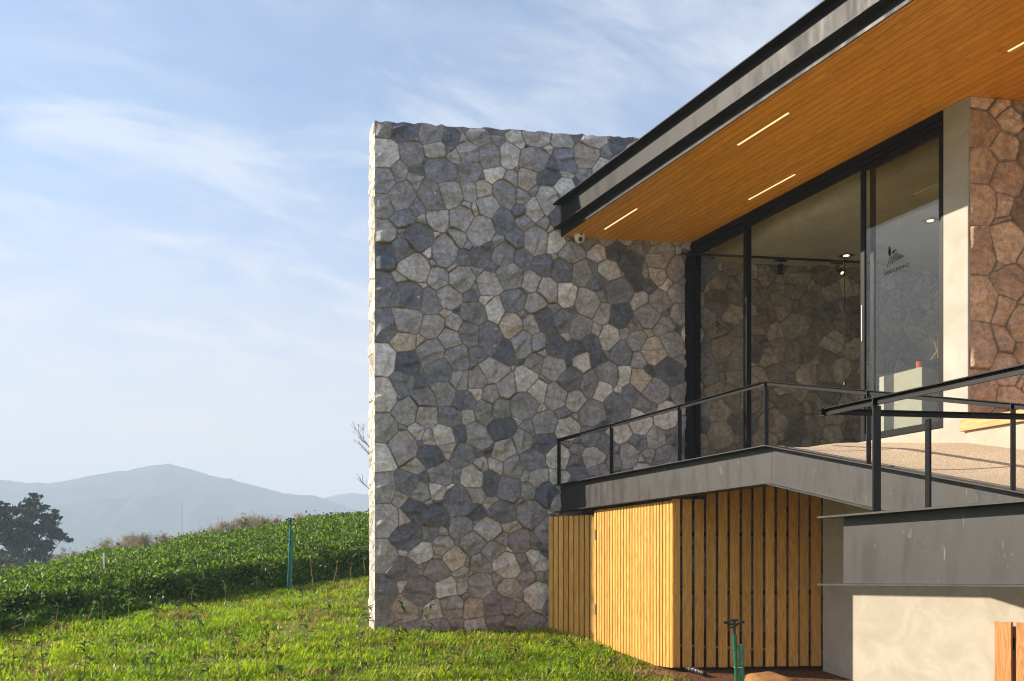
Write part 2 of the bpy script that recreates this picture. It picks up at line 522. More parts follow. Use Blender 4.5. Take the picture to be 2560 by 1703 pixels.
M = {}
M['stone'] = make_stone()
M['soffit'] = make_wood('varnished soffit boards', (0.74, 0.265, 0.010), (0.95, 0.395, 0.022), 'x', False, 0.4, board=0.14)
M['slat'] = make_wood('oiled pine slats', (0.47, 0.230, 0.042), (0.66, 0.365, 0.080), 'z', True, 0.55)
M['redwood'] = make_wood('reddish timber', (0.30, 0.125, 0.035), (0.46, 0.215, 0.07), 'z', True, 0.55)
M['bench'] = make_wood('pine plank', (0.42, 0.215, 0.07), (0.56, 0.32, 0.12), 'x', False, 0.5)
M['beam'] = make_steel('weathered grey steel', (0.021, 0.019, 0.0175), 0.8, 0.5, (0.15, 0.135, 0.115), 0.55)
M['fascia'] = make_steel('painted grey steel', (0.020, 0.0195, 0.019), 0.12, 0.46, (0.05, 0.045, 0.04), 0.19)
M['rail'] = simple('black painted steel', (0.009, 0.009, 0.009), 0.42, 0, 0.17, 0.25, 9)
M['frame'] = simple('dark window metal', (0.006, 0.006, 0.006), 0.42, 0, 0.14, 0.1, 5)
M['plaster'] = make_plaster('troweled plaster', (0.40, 0.36, 0.29), True)
M['column'] = make_plaster('column plaster', (0.40, 0.37, 0.315), False)
M['ceiling'] = make_plaster('ceiling plaster', (0.46, 0.42, 0.32), False)
M['concrete'] = make_plaster('plinth concrete', (0.40, 0.37, 0.29), False)
M['white'] = simple('white painted board', (0.40, 0.385, 0.33), 0.6, 0, 0.3, 0.04)
M['glass'] = make_glass('window glass')
M['clear'] = make_glass('clear screen glass', (0.97, 0.98, 0.97), 0.02)
M['aggregate'] = make_aggregate()
M['ground'] = make_ground()
M['grass'] = make_leaf('grass blades', 1.0, 0.45, 0.45, 0.25)
M['tea'] = make_leaf('tea leaves', 1.0, 0.3, 0.5, 0.3)
M['tree'] = make_leaf('tree leaves', 1.0, 0.2, 0.5, 0.3)
M['bark'] = simple('bark', (0.10, 0.07, 0.05), 0.9, 0, 0.2, 0.3, 10)
M['stem'] = simple('green brown stem', (0.22, 0.14, 0.06), 0.8, 0, 0.2, 0.3, 12)
M['dry'] = simple('dry stalk', (0.38, 0.25, 0.11), 0.8, 0, 0.2, 0.3, 12)
M['teal'] = simple('teal pvc pipe', (0.0, 0.17, 0.17), 0.35, 0, 0.5, 0.15, 8)
M['green'] = simple('green pvc pipe', (0.0, 0.115, 0.062), 0.35, 0, 0.5, 0.2, 8)
M['sleeve'] = simple('faded green sleeve', (0.06, 0.22, 0.13), 0.6, 0, 0.4, 0.35, 9)
M['black'] = simple('black plastic', (0.012, 0.013, 0.014), 0.4, 0, 0.5, 0.2, 9)
M['whitepipe'] = simple('white pvc pipe', (0.62, 0.68, 0.74), 0.35, 0, 0.5, 0.06, 4)
M['stake'] = simple('wooden stake', (0.34, 0.17, 0.06), 0.85, 0, 0.2, 0.3, 12)
M['camwhite'] = simple('camera shell', (0.70, 0.68, 0.60), 0.35, 0, 0.5, 0.04, 5)
M['terracotta'] = simple('terracotta', (0.48, 0.14, 0.05), 0.8, 0, 0.2, 0.15, 12)
M['led'] = make_emit('lit led strip', (1.0, 0.72, 0.36), 0.46)
M['lamp'] = make_emit('lit downlight', (1.0, 0.75, 0.45), 0.9)
M['decal'] = simple('black vinyl', (0.003, 0.003, 0.004), 0.9, 0, 0.0, 0.05)
M['hinge'] = simple('steel hinge', (0.25, 0.24, 0.22), 0.35, 0.8, 0.5, 0.1)
M['clay'] = simple('clay', (0.27, 0.135, 0.05), 0.9, 0, 0.2, 0.25, 5, 0.4)  # darkened tone stands in for shade falling on the boulder
M['hill'] = simple('forested hillside', (0.026, 0.042, 0.045), 1.0, 0, 0.0, 0.5, 0.02)
M['straw'] = make_leaf('straw', 0.7, 0.2, 0.7, 0.2)

# ------------------------------------------------------------------ frames of reference
CX, CY = 3.757, 18.876                   # where the glazing meets the stone wall
AD = Vector((0.4550, -0.8905, 0)).normalized()     # along the facade, towards the camera
ND = Vector((-0.8905, -0.4550, 0)).normalized()    # outward from the facade
WD = Vector((0.9914, 0.1305, 0)).normalized()      # along the stone wall, to the right
WN = Vector((0.1305, -0.9914, 0)).normalized()     # stone wall's outward face
RZ = math.atan2(AD.y, AD.x)
def B(s, p, z=0.0):
    return Vector((CX, CY, z)) + AD * s + ND * p
def toB(P):
    d = Vector((P[0] - CX, P[1] - CY, 0))
    return d.dot(AD), d.dot(ND)
def px_z(x, y, z):
    d = F * z / (HZ - y)
    return Vector(((x - 1280) / F * d, d, z))
def px_d(x, y, d):
    return Vector(((x - 1280) / F * d, d, (HZ - y) / F * d))
def wall_s(p):
    return -0.3556 * p                   # s where the stone wall crosses at offset p

# ------------------------------------------------------------------ terrain
SKY_X = [0, 122, 244, 367, 448, 570, 692, 774, 912, 1100]
SKY_Y = [1439, 1421, 1390, 1382, 1354, 1341, 1325, 1305, 1292.6, 1280]
def plane_z(X, Y):
    return -3.52 - 0.028 * np.clip(X, -30, 25) + 0.1348 * Y
def hedge_Y(u):
    lam = (16.6 * u + 9.4) / (5.15 - 9.4 * u)
    return 16.6 + 9.4 * np.clip(lam, -0.6, 1.5)
def terrain(X, Y):
    X = np.asarray(X, float); Y = np.asarray(Y, float)
    u = np.clip(X / np.maximum(Y, 3.0), -0.75, 0.1)
    Yb = hedge_Y(u)
    zb = plane_z(u * Yb, Yb)
    Yc = Yb + 24.0
    x = 1280 + F * u
    sy = np.interp(x, SKY_X, SKY_Y)
    ct = (HZ - sy) / F
    zc = ct * Yc - 0.62
    Lr = Yc - Yb
    t = np.clip((Y - Yb) / Lr, 0, 1)
    m0 = np.clip((zc - zb) / Lr * 1.5, 0.02, 0.2) * Lr
    m1 = ct * 0.8 * Lr
    h = (2 * t**3 - 3 * t**2 + 1) * zb + (t**3 - 2 * t**2 + t) * m0 + (-2 * t**3 + 3 * t**2) * zc + (t**3 - t**2) * m1
    far = np.clip(Y - Yc, 0, None)
    h = h - np.minimum(0.0022 * far**2, 0.16 * far)
    h = np.maximum(h, -30)
    return np.where(Y < Yb, plane_z(X, Y), h)
def tz(X, Y):
    return float(terrain(X, Y))
def ground_px(x, y):
    """point of the near slope under photo pixel (x, y)"""
    u = (x - 1280) / F; v = (HZ - y) / F
    Y = 3.52 / (-v - 0.028 * u + 0.1348)
    X = u * Y
    return Vector((X, Y, float(plane_z(X, Y))))

def soil_mask(X, Y):
    P = (X - CX) * AD.x + (Y - CY) * AD.y, (X - CX) * ND.x + (Y - CY) * ND.y
    s, p = P
    # bare soil under the deck and in front of the slatted screen
    a = sstep(2.95, 2.6, p + 0.5 * (fbm(X * 1.3, Y * 1.3, 3, 5) - 0.5)) * sstep(-0.6, 0.2, s)
    b2 = sstep(1.8, 2.7, s) * sstep(3.9, 3.0, p + 0.9 * (fbm(X * 1.7, Y * 1.7, 3, 9) - 0.5))
    w = sstep(0.28, 0.1, (X + 2.746) * WN.x + (Y - 18.02) * WN.y) * 0.7
    w = w * ((Y - 18.02) * 1.0 > -2)
    return np.clip(np.maximum(np.maximum(a, b2), w * (X > -3.0)), 0, 1)

def axis(vals):
    return np.array(sorted(set(np.round(vals, 3))))
gx = axis(np.concatenate([np.arange(-16, 12, 0.25), np.arange(-70, -16, 1.5), np.arange(12, 60, 2), np.linspace(-3200, -70, 30), np.linspace(60, 3200, 30)]))
gy = axis(np.concatenate([np.arange(4, 30, 0.25), np.arange(30, 90, 1.0), np.arange(-30, 4, 2), np.linspace(90, 3200, 50)]))
XX, YY = np.meshgrid(gx, gy)
ZZ = terrain(XX, YY) + 0.05 * (fbm(XX * 1.1, YY * 1.1, 3, 3) - 0.5) * (YY < 40)
ZZ = np.where((YY > 400), -30 + 0 * ZZ, ZZ)
nx, ny = len(gx), len(gy)
idx = np.arange(nx * ny).reshape(ny, nx)
gf = np.stack([idx[:-1, :-1], idx[:-1, 1:], idx[1:, 1:], idx[1:, :-1]], -1).reshape(-1, 4)
gc = np.zeros((nx * ny, 3)); gc[:, 0] = soil_mask(XX, YY).ravel()
ground = np_mesh('ground', np.stack([XX, YY, ZZ], -1).reshape(-1, 3), gf, M['ground'], gc, smooth=True)
tag(ground, kind='structure')

# mountain ridges far away
def ridge(name, pts, D, depth, base, seed, extra=0):
    xs = np.array([p[0] for p in pts], float); ys = np.array([p[1] for p in pts], float)
    X = np.linspace((xs[0] - 1280) / F * D, (xs[-1] - 1280) / F * D, 260)
    t = np.linspace(-1.0, 1.0, 41)
    top = (HZ - np.interp(X / D * F + 1280, xs, ys)) / F * D
    XX2, TT = np.meshgrid(X, t)
    prof = 1 - np.abs(TT) ** 1.25
    wob = (fbm(XX2 / 70, TT * 4, 4, seed) - 0.5) * 0.35 * (1 - prof) * 2
    Z = base + (top[None, :] - base) * np.clip(prof + wob, 0, 1)
    Z += (fbm(XX2 / 9, TT * 40, 3, seed + 3) - 0.5) * 5.0 * (D / 1600)
    Yg = D + TT * depth + 60 * (fbm(XX2 / 200, TT, 2, seed + 5) - 0.5)
    n1, n2 = XX2.shape
    id2 = np.arange(n1 * n2).reshape(n1, n2)
    f = np.stack([id2[:-1, :-1], id2[:-1, 1:], id2[1:, 1:], id2[1:, :-1]], -1).reshape(-1, 4)
    o = np_mesh(name, np.stack([XX2, Yg, Z], -1).reshape(-1, 3), f, M['hill'], smooth=True)
    return tag(o, kind='structure')
ridge('mountain', [(-900, 1290), (-500, 1225), (-200, 1208), (0, 1203), (61, 1207), (134, 1211), (163, 1205), (224, 1195), (285, 1184.6), (354, 1174), (391, 1166),
      (424, 1162), (448, 1165.5), (489, 1178.5), (529, 1190.7), (570, 1197), (611, 1207), (672, 1223), (733, 1237.6), (794, 1241.6), (855, 1262), (916, 1284), (1000, 1310), (1150, 1350), (1400, 1400)], 1600, 420, -30, 21)
ridge('mountain', [(500, 1330), (700, 1280), (798, 1248), (855, 1236), (916, 1237), (1000, 1225), (1150, 1250), (1400, 1300), (1900, 1340)], 1950, 220, -30, 31)

# ------------------------------------------------------------------ rubble stone walls
def make_seeds(W, H, rmin, rmax, seed, quoin=True, tries=9000):
    r_ = np.random.default_rng(seed)
    P = []
    if quoin:
        y = -0.1
        while y < H + 0.3:
            h = r_.uniform(0.42, 0.86)
            P.append((0.21 + r_.uniform(-0.03, 0.03), y + h / 2, 0.27)); y += h
    arr = np.array(P) if P else np.zeros((0, 3))
    for k in range(tries):
        r = rmax - (rmax - rmin) * (k / tries) ** 0.55
        r *= r_.uniform(0.85, 1.1)
        x = r_.uniform(0.5 if quoin else -0.2, W + 0.3); y = r_.uniform(-0.3, H + 0.3)
        if len(arr):
            d = np.hypot(arr[:, 0] - x, arr[:, 1] - y)
            if np.any(d < 0.60 * (arr[:, 2] + r)): continue
        arr = np.vstack([arr, [x, y, r]])
    return arr

def stone_patch(W, H, res, seeds, seed, palette, amp=0.06, warm_from=None, warm_pal=None, dust=None, edge_round=0.05, zbase=0.0):
    """heights and colours of a rubble face W x H"""
    r_ = np.random.default_rng(seed)
    gx = np.linspace(0, W, int(W / res) + 1); gy = np.linspace(0, H, int(H / res) + 1)
    X, Y = np.meshgrid(gx, gy)
    Xw = X + 0.006 * (vnoise(X * 6, Y * 6, seed) - 0.5) * 2 + 0.012 * (vnoise(X * 2.3, Y * 2.3, seed + 3) - 0.5) * 2
    Yw = Y + 0.006 * (vnoise(X * 6, Y * 6, seed + 1) - 0.5) * 2 + 0.012 * (vnoise(X * 2.3, Y * 2.3, seed + 4) - 0.5) * 2
    E = np.zeros_like(X); ID = np.zeros(X.shape, int)
    T = 40
    S = seeds
    ar = r_.uniform(1.0, 1.45, len(S)); th = r_.uniform(0, np.pi, len(S))
    ar[S[:, 0] < 0.3] = 1.0
    A11 = np.cos(th) ** 2 / ar + np.sin(th) ** 2 * ar; A22 = np.sin(th) ** 2 / ar + np.cos(th) ** 2 * ar
    A12 = np.cos(th) * np.sin(th) * (1 / ar - ar)
    for i in range(0, X.shape[0], T):
        for j in range(0, X.shape[1], T):
            xs = Xw[i:i + T, j:j + T]; ys = Yw[i:i + T, j:j + T]
            cx, cy = xs.mean(), ys.mean()
            near = np.where(np.hypot(S[:, 0] - cx, S[:, 1] - cy) < 1.75)[0]
            sx, sy, sr = S[near, 0], S[near, 1], S[near, 2]
            ddx = xs[..., None] - sx; ddy = ys[..., None] - sy
            a11, a12, a22 = A11[near], A12[near], A22[near]
            gx_ = a11 * ddx + a12 * ddy; gy_ = a12 * ddx + a22 * ddy
            pw = gx_ * ddx + gy_ * ddy - (sr * 0.95) ** 2
            k = np.argmin(pw, -1)
            p0 = np.take_along_axis(pw, k[..., None], -1)
            g0x = np.take_along_axis(gx_, k[..., None], -1); g0y = np.take_along_axis(gy_, k[..., None], -1)
            dd = np.hypot(gx_ - g0x, gy_ - g0y)
            e = (pw - p0) / (2 * np.maximum(dd, 0.12))
            np.put_along_axis(e, k[..., None], 9.0, -1)
            E[i:i + T, j:j + T] = e.min(-1); ID[i:i + T, j:j + T] = near[k]
    n = len(S)
    # cleaved planes
    Hs = r_.uniform(0.55, 1.15, n) * amp
    f = np.full(X.shape, 9.0); f2 = np.full(X.shape, 9.0)
    dx = X - S[ID, 0]; dy = Y - S[ID, 1]
    for k in range(4):
        g1 = np.minimum(r_.normal(-0.10, 0.42, n), 0.165); g2 = r_.normal(0, 0.52, n); c = r_.uniform(0.0, 0.03, n)
        fk = c[ID] + g1[ID] * dx + g2[ID] * dy
        f2 = np.minimum(f2, np.maximum(f, fk)); f = np.minimum(f, fk)
    ridge_ = sstep(0.006, 0.0, f2 - f)
    f = np.clip(f, -0.07, 0.055) * min(1.0, amp / 0.04)
    rough = (fbm(X * 7, Y * 7, 4, seed + 7) - 0.5) * 0.018 + (fbm(X * 24, Y * 24, 2, seed + 8) - 0.5) * 0.007
    mort = 0.003 + 0.006 * vnoise(X * 3, Y * 3, seed + 11)
    S1 = sstep(0.0, 0.015, E - mort * 0.6)
    h = S1 ** 0.8 * (Hs[ID] + f + rough)
    h = np.maximum(h, -0.01 + rough * 0.3)
    bd = np.minimum(np.minimum(X, W - X), np.minimum(Y, H - Y))
    h = h * (0.25 + 0.75 * sstep(0, edge_round, bd))
    # colours
    pal = np.array(palette); wts = pal[:, 3] / pal[:, 3].sum()
    pick = r_.choice(len(pal), n, p=wts)
    base = pal[pick, :3] * r_.uniform(0.85, 1.15, (n, 1))
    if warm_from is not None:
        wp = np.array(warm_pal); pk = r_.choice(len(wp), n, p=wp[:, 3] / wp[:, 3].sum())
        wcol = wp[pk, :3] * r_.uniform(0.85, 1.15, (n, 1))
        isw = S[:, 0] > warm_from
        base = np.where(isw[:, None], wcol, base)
    C = base[ID]
    two = vnoise(X * 4 + ID * 3.1, Y * 4, seed + 13)
    C = C * (0.82 + 0.36 * two)[..., None]
    C = C * (1 + (0.38 * ridge_ * vnoise(X * 5, Y * 5, seed + 31))[..., None])
    mm = sstep(0.012, 0.0, E - mort)
    mcol = np.array([0.19, 0.155, 0.11])
    C = C * (1 - mm[..., None]) + mcol * mm[..., None]
    if dust is not None:
        zz_ = Y + zbase
        g = sstep(dust[1], dust[0], zz_ + 1.3 * (fbm(X * 0.9, Y * 0.9, 3, seed + 19) - 0.5)) * (0.35 + 0.65 * fbm(X * 5, Y * 5, 3, seed + 21))
        C = C * (1 - 0.62 * g[..., None]) + np.array([0.36, 0.20, 0.105]) * 0.62 * g[..., None]
    nyp, nxp = X.shape
    id2 = np.arange(nxp * nyp).reshape(nyp, nxp)
    F4 = np.stack([id2[:-1, :-1], id2[:-1, 1:], id2[1:, 1:], id2[1:, :-1]], -1).reshape(-1, 4)
    return X, Y, h, C.reshape(-1, 3), F4

GREY0 = [(0.085, 0.098, 0.118, 1.8), (0.145, 0.155, 0.173, 3.0), (0.23, 0.228, 0.230, 4.0), (0.31, 0.298, 0.285, 3.4), (0.43, 0.41, 0.38, 1.9), (0.58, 0.55, 0.50, 0.9), (0.055, 0.057, 0.064, 0.14), (0.37, 0.32, 0.26, 0.4)]
GREY = [(min(0.68, r * 1.30 + 0.024), min(0.67, g * 1.31 + 0.024), min(0.67, b * 1.38 + 0.026), w) for r, g, b, w in GREY0]
INNER = [(0.24, 0.205, 0.16, 3), (0.32, 0.275, 0.215, 3), (0.17, 0.16, 0.14, 2), (0.44, 0.38, 0.29, 1.2)]  # same stone indoors; warm dim room light put into these browner tones
BROWN = [(0.60, 0.40, 0.255, 3), (0.50, 0.33, 0.215, 2.0), (0.70, 0.49, 0.325, 3), (0.36, 0.245, 0.175, 1.4), (0.74, 0.57, 0.41, 1.2)]

E0 = Vector((-2.746, 18.02, 0))            # front left corner of the grey wall
ZB, ZT = -2.3, 9.19
WLEN = 12.6
seeds = make_seeds(WLEN, ZT - ZB, 0.135, 0.34, 43, True, 30000)
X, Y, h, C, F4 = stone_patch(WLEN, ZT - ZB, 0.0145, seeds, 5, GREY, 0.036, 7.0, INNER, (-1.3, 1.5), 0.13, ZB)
top = (Y > ZT - ZB - 0.001)
Yj = Y + np.where(top, (vnoise(X * 9, X * 0, 77) - 0.5) * 0.05, 0)
V1 = np.stack([E0.x + WD.x * X + WN.x * h, E0.y + WD.y * X + WN.y * h, Yj + ZB], -1).reshape(-1, 3)
# sunlit end face; its paler cream tones carry sunlight in the colour
ED = Vector((-0.39, 0.921, 0)).normalized(); EN = Vector((-0.921, -0.39, 0)).normalized()
TH = 0.46
seeds2 = make_seeds(TH, ZT - ZB, 0.16, 0.27, 77, False, 3000)
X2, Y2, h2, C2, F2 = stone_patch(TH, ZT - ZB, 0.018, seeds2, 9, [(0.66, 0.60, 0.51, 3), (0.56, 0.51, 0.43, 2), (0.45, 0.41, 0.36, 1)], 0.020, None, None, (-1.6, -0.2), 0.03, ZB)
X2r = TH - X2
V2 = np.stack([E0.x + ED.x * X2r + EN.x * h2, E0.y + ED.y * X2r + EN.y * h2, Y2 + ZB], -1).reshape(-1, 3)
# core behind the faces
core = MB()
P0 = E0 - WN * 0.012 + WD * 0.02; P1 = E0 + WD * WLEN - WN * 0.012
Q0 = E0 + ED * (TH + 0.01) + WD * 0.02; Q1 = P1 - WN * 0.42
core.prism([(P0.x, P0.y), (P1.x, P1.y), (Q1.x, Q1.y), (Q0.x, Q0.y)], ZB, ZT - 0.03)
cv = np.array(core.v); cf = np.array([f for f in core.f if len(f) == 4])
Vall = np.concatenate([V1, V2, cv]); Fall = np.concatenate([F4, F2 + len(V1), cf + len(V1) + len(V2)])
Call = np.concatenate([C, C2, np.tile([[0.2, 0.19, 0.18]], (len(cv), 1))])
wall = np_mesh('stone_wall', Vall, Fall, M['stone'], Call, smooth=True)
tag(wall, 'tall freestanding grey rubble stone wall with sunlit left end', 'wall')

# ------------------------------------------------------------------ cafe building
bld = empty('cafe_building', B(0, 0, 0), RZ, 'modern building with dark steel fascia, orange wooden soffit and tall glazing', 'building')
# local frame of bld: x = along facade (s), y = inward (-p), z = up
ROOF_Z, SOF = 7.745, 7.06
roof = MB()
def skew(s1, q0, q1, pad=0.0):
    return [(wall_s(-q0) - pad, q0), (s1, q0), (s1, q1), (wall_s(-q1) - pad, q1)]
roof.prism(skew(12.5, -2.40, 8.0), 7.30, 7.70)
roof_o = roof.build('roof', M['fascia'], bld)
fb = MB()
zt, zl = 7.735, 7.205
prof = [(-0.15, zt - .022), (0.155, zt - .022), (0.155, zt), (-0.15, zt)]
s0, s1 = -1.08, 12.5
def plocal(s, p, z): return (s, -p, z)
def sw(mb, a, b, prof):       # profile lateral = outward
    mb.sweep([plocal(*a), plocal(*b)], (0, -1), prof)
sw(fb, (s0, 2.62, 0), (s1, 2.62, 0), prof)
sw(fb, (s0, 2.62, 0), (s1, 2.62, 0), [(-0.10, zl), (0.155, zl), (0.155, zl + .02), (-0.10, zl + .02)])
sw(fb, (s0, 2.62, 0), (s1, 2.62, 0), [(-0.02, zl + .02), (0.0, zl + .02), (0.0, zt - .022), (-0.02, zt - .022)])
fb.build('fascia_beam', M['fascia'], roof_o, bevel=0.003)
fp = MB()
sw(fp, (s0, 2.62, 0), (s1, 2.62, 0), [(-0.03, SOF - .004), (-0.006, SOF - .004), (-0.006, zl), (-0.03, zl)])
fp.build('fascia_plate', M['fascia'], roof_o, bevel=0.002)
so = MB()
so.prism(skew(12.5, -2.588, 7.2, 0.02), SOF, SOF + 0.03)
so.build('soffit', M['soffit'], roof_o)

# glazing ------------------------------------------------------------
HEAD = 6.85
def frame_box(mb, s0, s1, q0, q1, z0, z1): mb.box(s0, s1, q0, q1, z0, z1)
# fixed light at the left
SILL0, SILL1 = 2.285, 2.395
win = MB()
win.box(-0.055, 0.15, -0.125, 0.12, 1.9, 6.845)
win.box(1.62, 1.72, -0.02, 0.10, 1.9, 6.845)
win.box(0.15, 1.62, -0.02, 0.10, SILL0, SILL1)
win.box(0.0, 6.02, -0.03, 0.14, 6.93, SOF - 0.002)
win.box(0.0, 6.02, -0.005, 0.12, 6.845, 6.93)
wo_ = win.build('window', M['frame'], bld, bevel=0.004)
inn = MB(); inn.box(0.155, 0.24, 0.0, 0.06, SILL1, 6.84); inn.box(0.24, 1.615, 0.0, 0.06, 6.76, 6.84)
inn.build('sash', M['frame'], wo_, bevel=0.003)
pg = MB(); pg.box(0.24, 1.615, 0.025, 0.035, SILL1 + 0.002, 6.758); pg.build('pane', M['glass'], wo_)
# sliding leaves parked at the right
for k, (a, b2, q) in enumerate(((4.43, 5.97, 0.03), (4.56, 5.95, 0.10))):
    d = MB()
    d.box(a, a + 0.085, q - 0.02, q + 0.03, SILL0 + 0.01, 6.84)
    d.box(b2 - 0.06, b2, q - 0.02, q + 0.03, SILL0 + 0.01, 6.84)
    d.box(a + 0.085, b2 - 0.06, q - 0.018, q + 0.028, SILL0 + 0.012, SILL1 + 0.01)
    d.box(a + 0.085, b2 - 0.06, q - 0.018, q + 0.028, 6.76, 6.838)
    do = d.build('sliding_door', M['frame'], bld, bevel=0.003)
    pg = MB(); pg.box(a + 0.086, b2 - 0.061, q, q + 0.01, SILL1 + 0.012, 6.758); pg.build('pane', M['glass'], do)
    if k == 0:
        hd = MB(); hd.box(a + 0.025, a + 0.05, q - 0.035, q - 0.022, 3.95, 4.55); hd.build('handle', M['hinge'], do, bevel=0.003)
        slide = do
jb = MB(); jb.box(5.975, 6.02, -0.03, 0.14, SILL0, 6.845); jb.build('door_jamb', M['frame'], bld, bevel=0.003)
# column, plinth, floors, inner room
cm = MB(); cm.box(6.022, 6.434, -0.035, 0.5, -0.5, SOF - 0.003); cm.build('column', M['column'], bld, bevel=0.006)
pl = MB(); pl.box(4.40, 6.02, -0.02, 0.3, 1.0, SILL0 - 0.004); pl.build('plinth', M['concrete'], bld, bevel=0.004)
fl = MB(); fl.prism(skew(6.4, 0.3, 6.9, 0.02), 2.1, 2.285); fl.box(-0.05, 4.40, 0.0, 0.3, 2.1, 2.284); fl.build('floor', M['concrete'], bld)
ce = MB()
ce.prism([(0.47 * .3556 - 0.02, 0.47), (6.3, 0.47), (8.6, 6.9), (6.9 * .3556 - 0.02, 6.9)], 6.70, 7.05)
ce.build('ceiling', M['ceiling'], bld)
bw = MB(); bw.box(2.3, 9.2, 6.75, 7.0, 2.0, 7.04); bw.build('back_wall', M['concrete'], bld)
# brown stone wall: from the column, parallel with the grey wall
W0 = B(6.434, 0.0)
BW, BZ0, BZ1 = 5.6, 1.2, SOF - 0.004
bs = make_seeds(BW, BZ1 - BZ0, 0.14, 0.33, 15, True, 12000)
Xb, Yb_, hb, Cb, Fb = stone_patch(BW, BZ1 - BZ0, 0.017, bs, 31, BROWN, 0.033, None, None, None, 0.03, BZ0)
Vb = np.stack([W0.x + WD.x * Xb + WN.x * hb, W0.y + WD.y * Xb + WN.y * hb, Yb_ + BZ0], -1).reshape(-1, 3)
cb_ = MB(); a0 = W0 - WN * 0.012; a1 = a0 + WD * BW; a2 = a1 - WN * 0.25; a3 = a0 - WN * 0.25
cb_.prism([(a0.x, a0.y), (a1.x, a1.y), (a2.x, a2.y), (a3.x, a3.y)], BZ0, BZ1)
cvb = np.array(cb_.v); cfb = np.array([f for f in cb_.f if len(f) == 4])
brown = np_mesh('brown_stone_wall', np.concatenate([Vb, cvb]), np.concatenate([Fb, cfb + len(Vb)]), M['stone'],
                np.concatenate([Cb, np.tile([[0.25, 0.2, 0.15]], (len(cvb), 1))]), smooth=True)
brown.parent = bld
brown.matrix_parent_inverse = (Matrix.Translation(B(0, 0, 0)) @ Matrix.Rotation(RZ, 4, 'Z')).inverted()

# logos on the glass: leaf, terraced rows and mirrored lettering
def logo(s_c, z_c, wid, q, parent):
    mb = MB()
    def strip(pts, w):
        n = len(pts); v = []
        for i, (a, b) in enumerate(pts):
            t = i / (n - 1); ww = w * (0.35 + 0.65 * math.sin(math.pi * min(1, 0.15 + t * 0.85)))
            p0 = pts[max(0, i - 1)]; p1 = pts[min(n - 1, i + 1)]
            tx, ty = p1[0] - p0[0], p1[1] - p0[1]; l = math.hypot(tx, ty) or 1
            nx_, ny_ = -ty / l * ww / 2, tx / l * ww / 2
            v += [(s_c + a + nx_, q, z_c + b + ny_), (s_c + a - nx_, q, z_c + b - ny_)]
        mb.add(v, [(2 * i, 2 * i + 1, 2 * i + 3, 2 * i + 2) for i in range(n - 1)])
    w = wid
    for k in range(6):
        x0 = (-0.36 + 0.10 * k) * w; x1 = x0 + (0.36 - 0.035 * k) * w
        z0 = (-0.16 + 0.028 * k) * w; z1 = (0.22 - 0.040 * k) * w
        pts = []
        for i in range(9):
            t = i / 8
            pts.append((x0 + (x1 - x0) * t ** 1.5, z0 + (z1 - z0) * (1 - (1 - t) ** 1.7)))
        strip(pts, 0.026 * w)
    def leafshape(cx_, cz_, ln, wd, ang):
        v = []
        for i in range(12):
            t = 2 * math.pi * i / 12
            a, b = math.cos(t) * wd / 2 * (1 - 0.35 * math.sin(t)), math.sin(t) * ln / 2
            v.append((s_c + cx_ + a * math.cos(ang) - b * math.sin(ang), q, z_c + cz_ + a * math.sin(ang) + b * math.cos(ang)))
        mb.add(v, [tuple(range(12))])
    leafshape(-0.27 * w, 0.36 * w, 0.34 * w, 0.10 * w, 0.04)
    leafshape(-0.10 * w, 0.30 * w, 0.16 * w, 0.06 * w, -0.9)
    strip([(-0.27 * w, 0.2 * w), (-0.26 * w, 0.08 * w)], 0.02 * w)
    for txt, dz, size, width in (('CHOUI FONG', -0.38, 0.15, 1.0),):
        cu = bpy.data.curves.new('lettering', 'FONT'); cu.body = txt; cu.size = size * w; cu.align_x = 'CENTER'
        to = bpy.data.objects.new('lettering', cu); col.objects.link(to)
        bpy.context.view_layer.update()
        me = bpy.data.meshes.new_from_object(to.evaluated_get(bpy.context.evaluated_depsgraph_get()))
        xs = [v.co.x for v in me.vertices]; span = (max(xs) - min(xs)) or 1
        k = width * w / span
        mb.add([(s_c - v.co.x * k, q, z_c + dz * w + v.co.y * 1.1) for v in me.vertices], [tuple(p.vertices) for p in me.polygons])
        bpy.data.objects.remove(to); bpy.data.meshes.remove(me)
    o = mb.build('logo', M['decal'], parent)
    sd = o.modifiers.new('vinyl', 'SOLIDIFY'); sd.thickness = 0.0015
    return o
logo(0.92, 5.02, 0.42, 0.02, wo_)
logo(5.13, 5.10, 0.48, 0.025, slide)

# window bench beside the column: plank on a low concrete wall
bench = empty('window_bench', B(6.4, 0.1, 1.0), RZ, 'pale wooden plank seat on low concrete wall below the brown stonework', 'bench')
def into(o, parent, loc):      # mesh built in the building frame, parented to another root
    o.parent = parent
    o.matrix_parent_inverse = Matrix.Identity(4)
    o.location = loc
b1 = MB(); b1.box(0.04, 6.0, 0.02, 1.5, -1.0, 1.165); b1.build('base', M['concrete'], bench, bevel=0.004)
b2 = MB(); b2.box(-0.035, 6.0, -0.03, 1.6, 1.168, 1.335); b2.build('seat', M['bench'], bench, bevel=0.004)

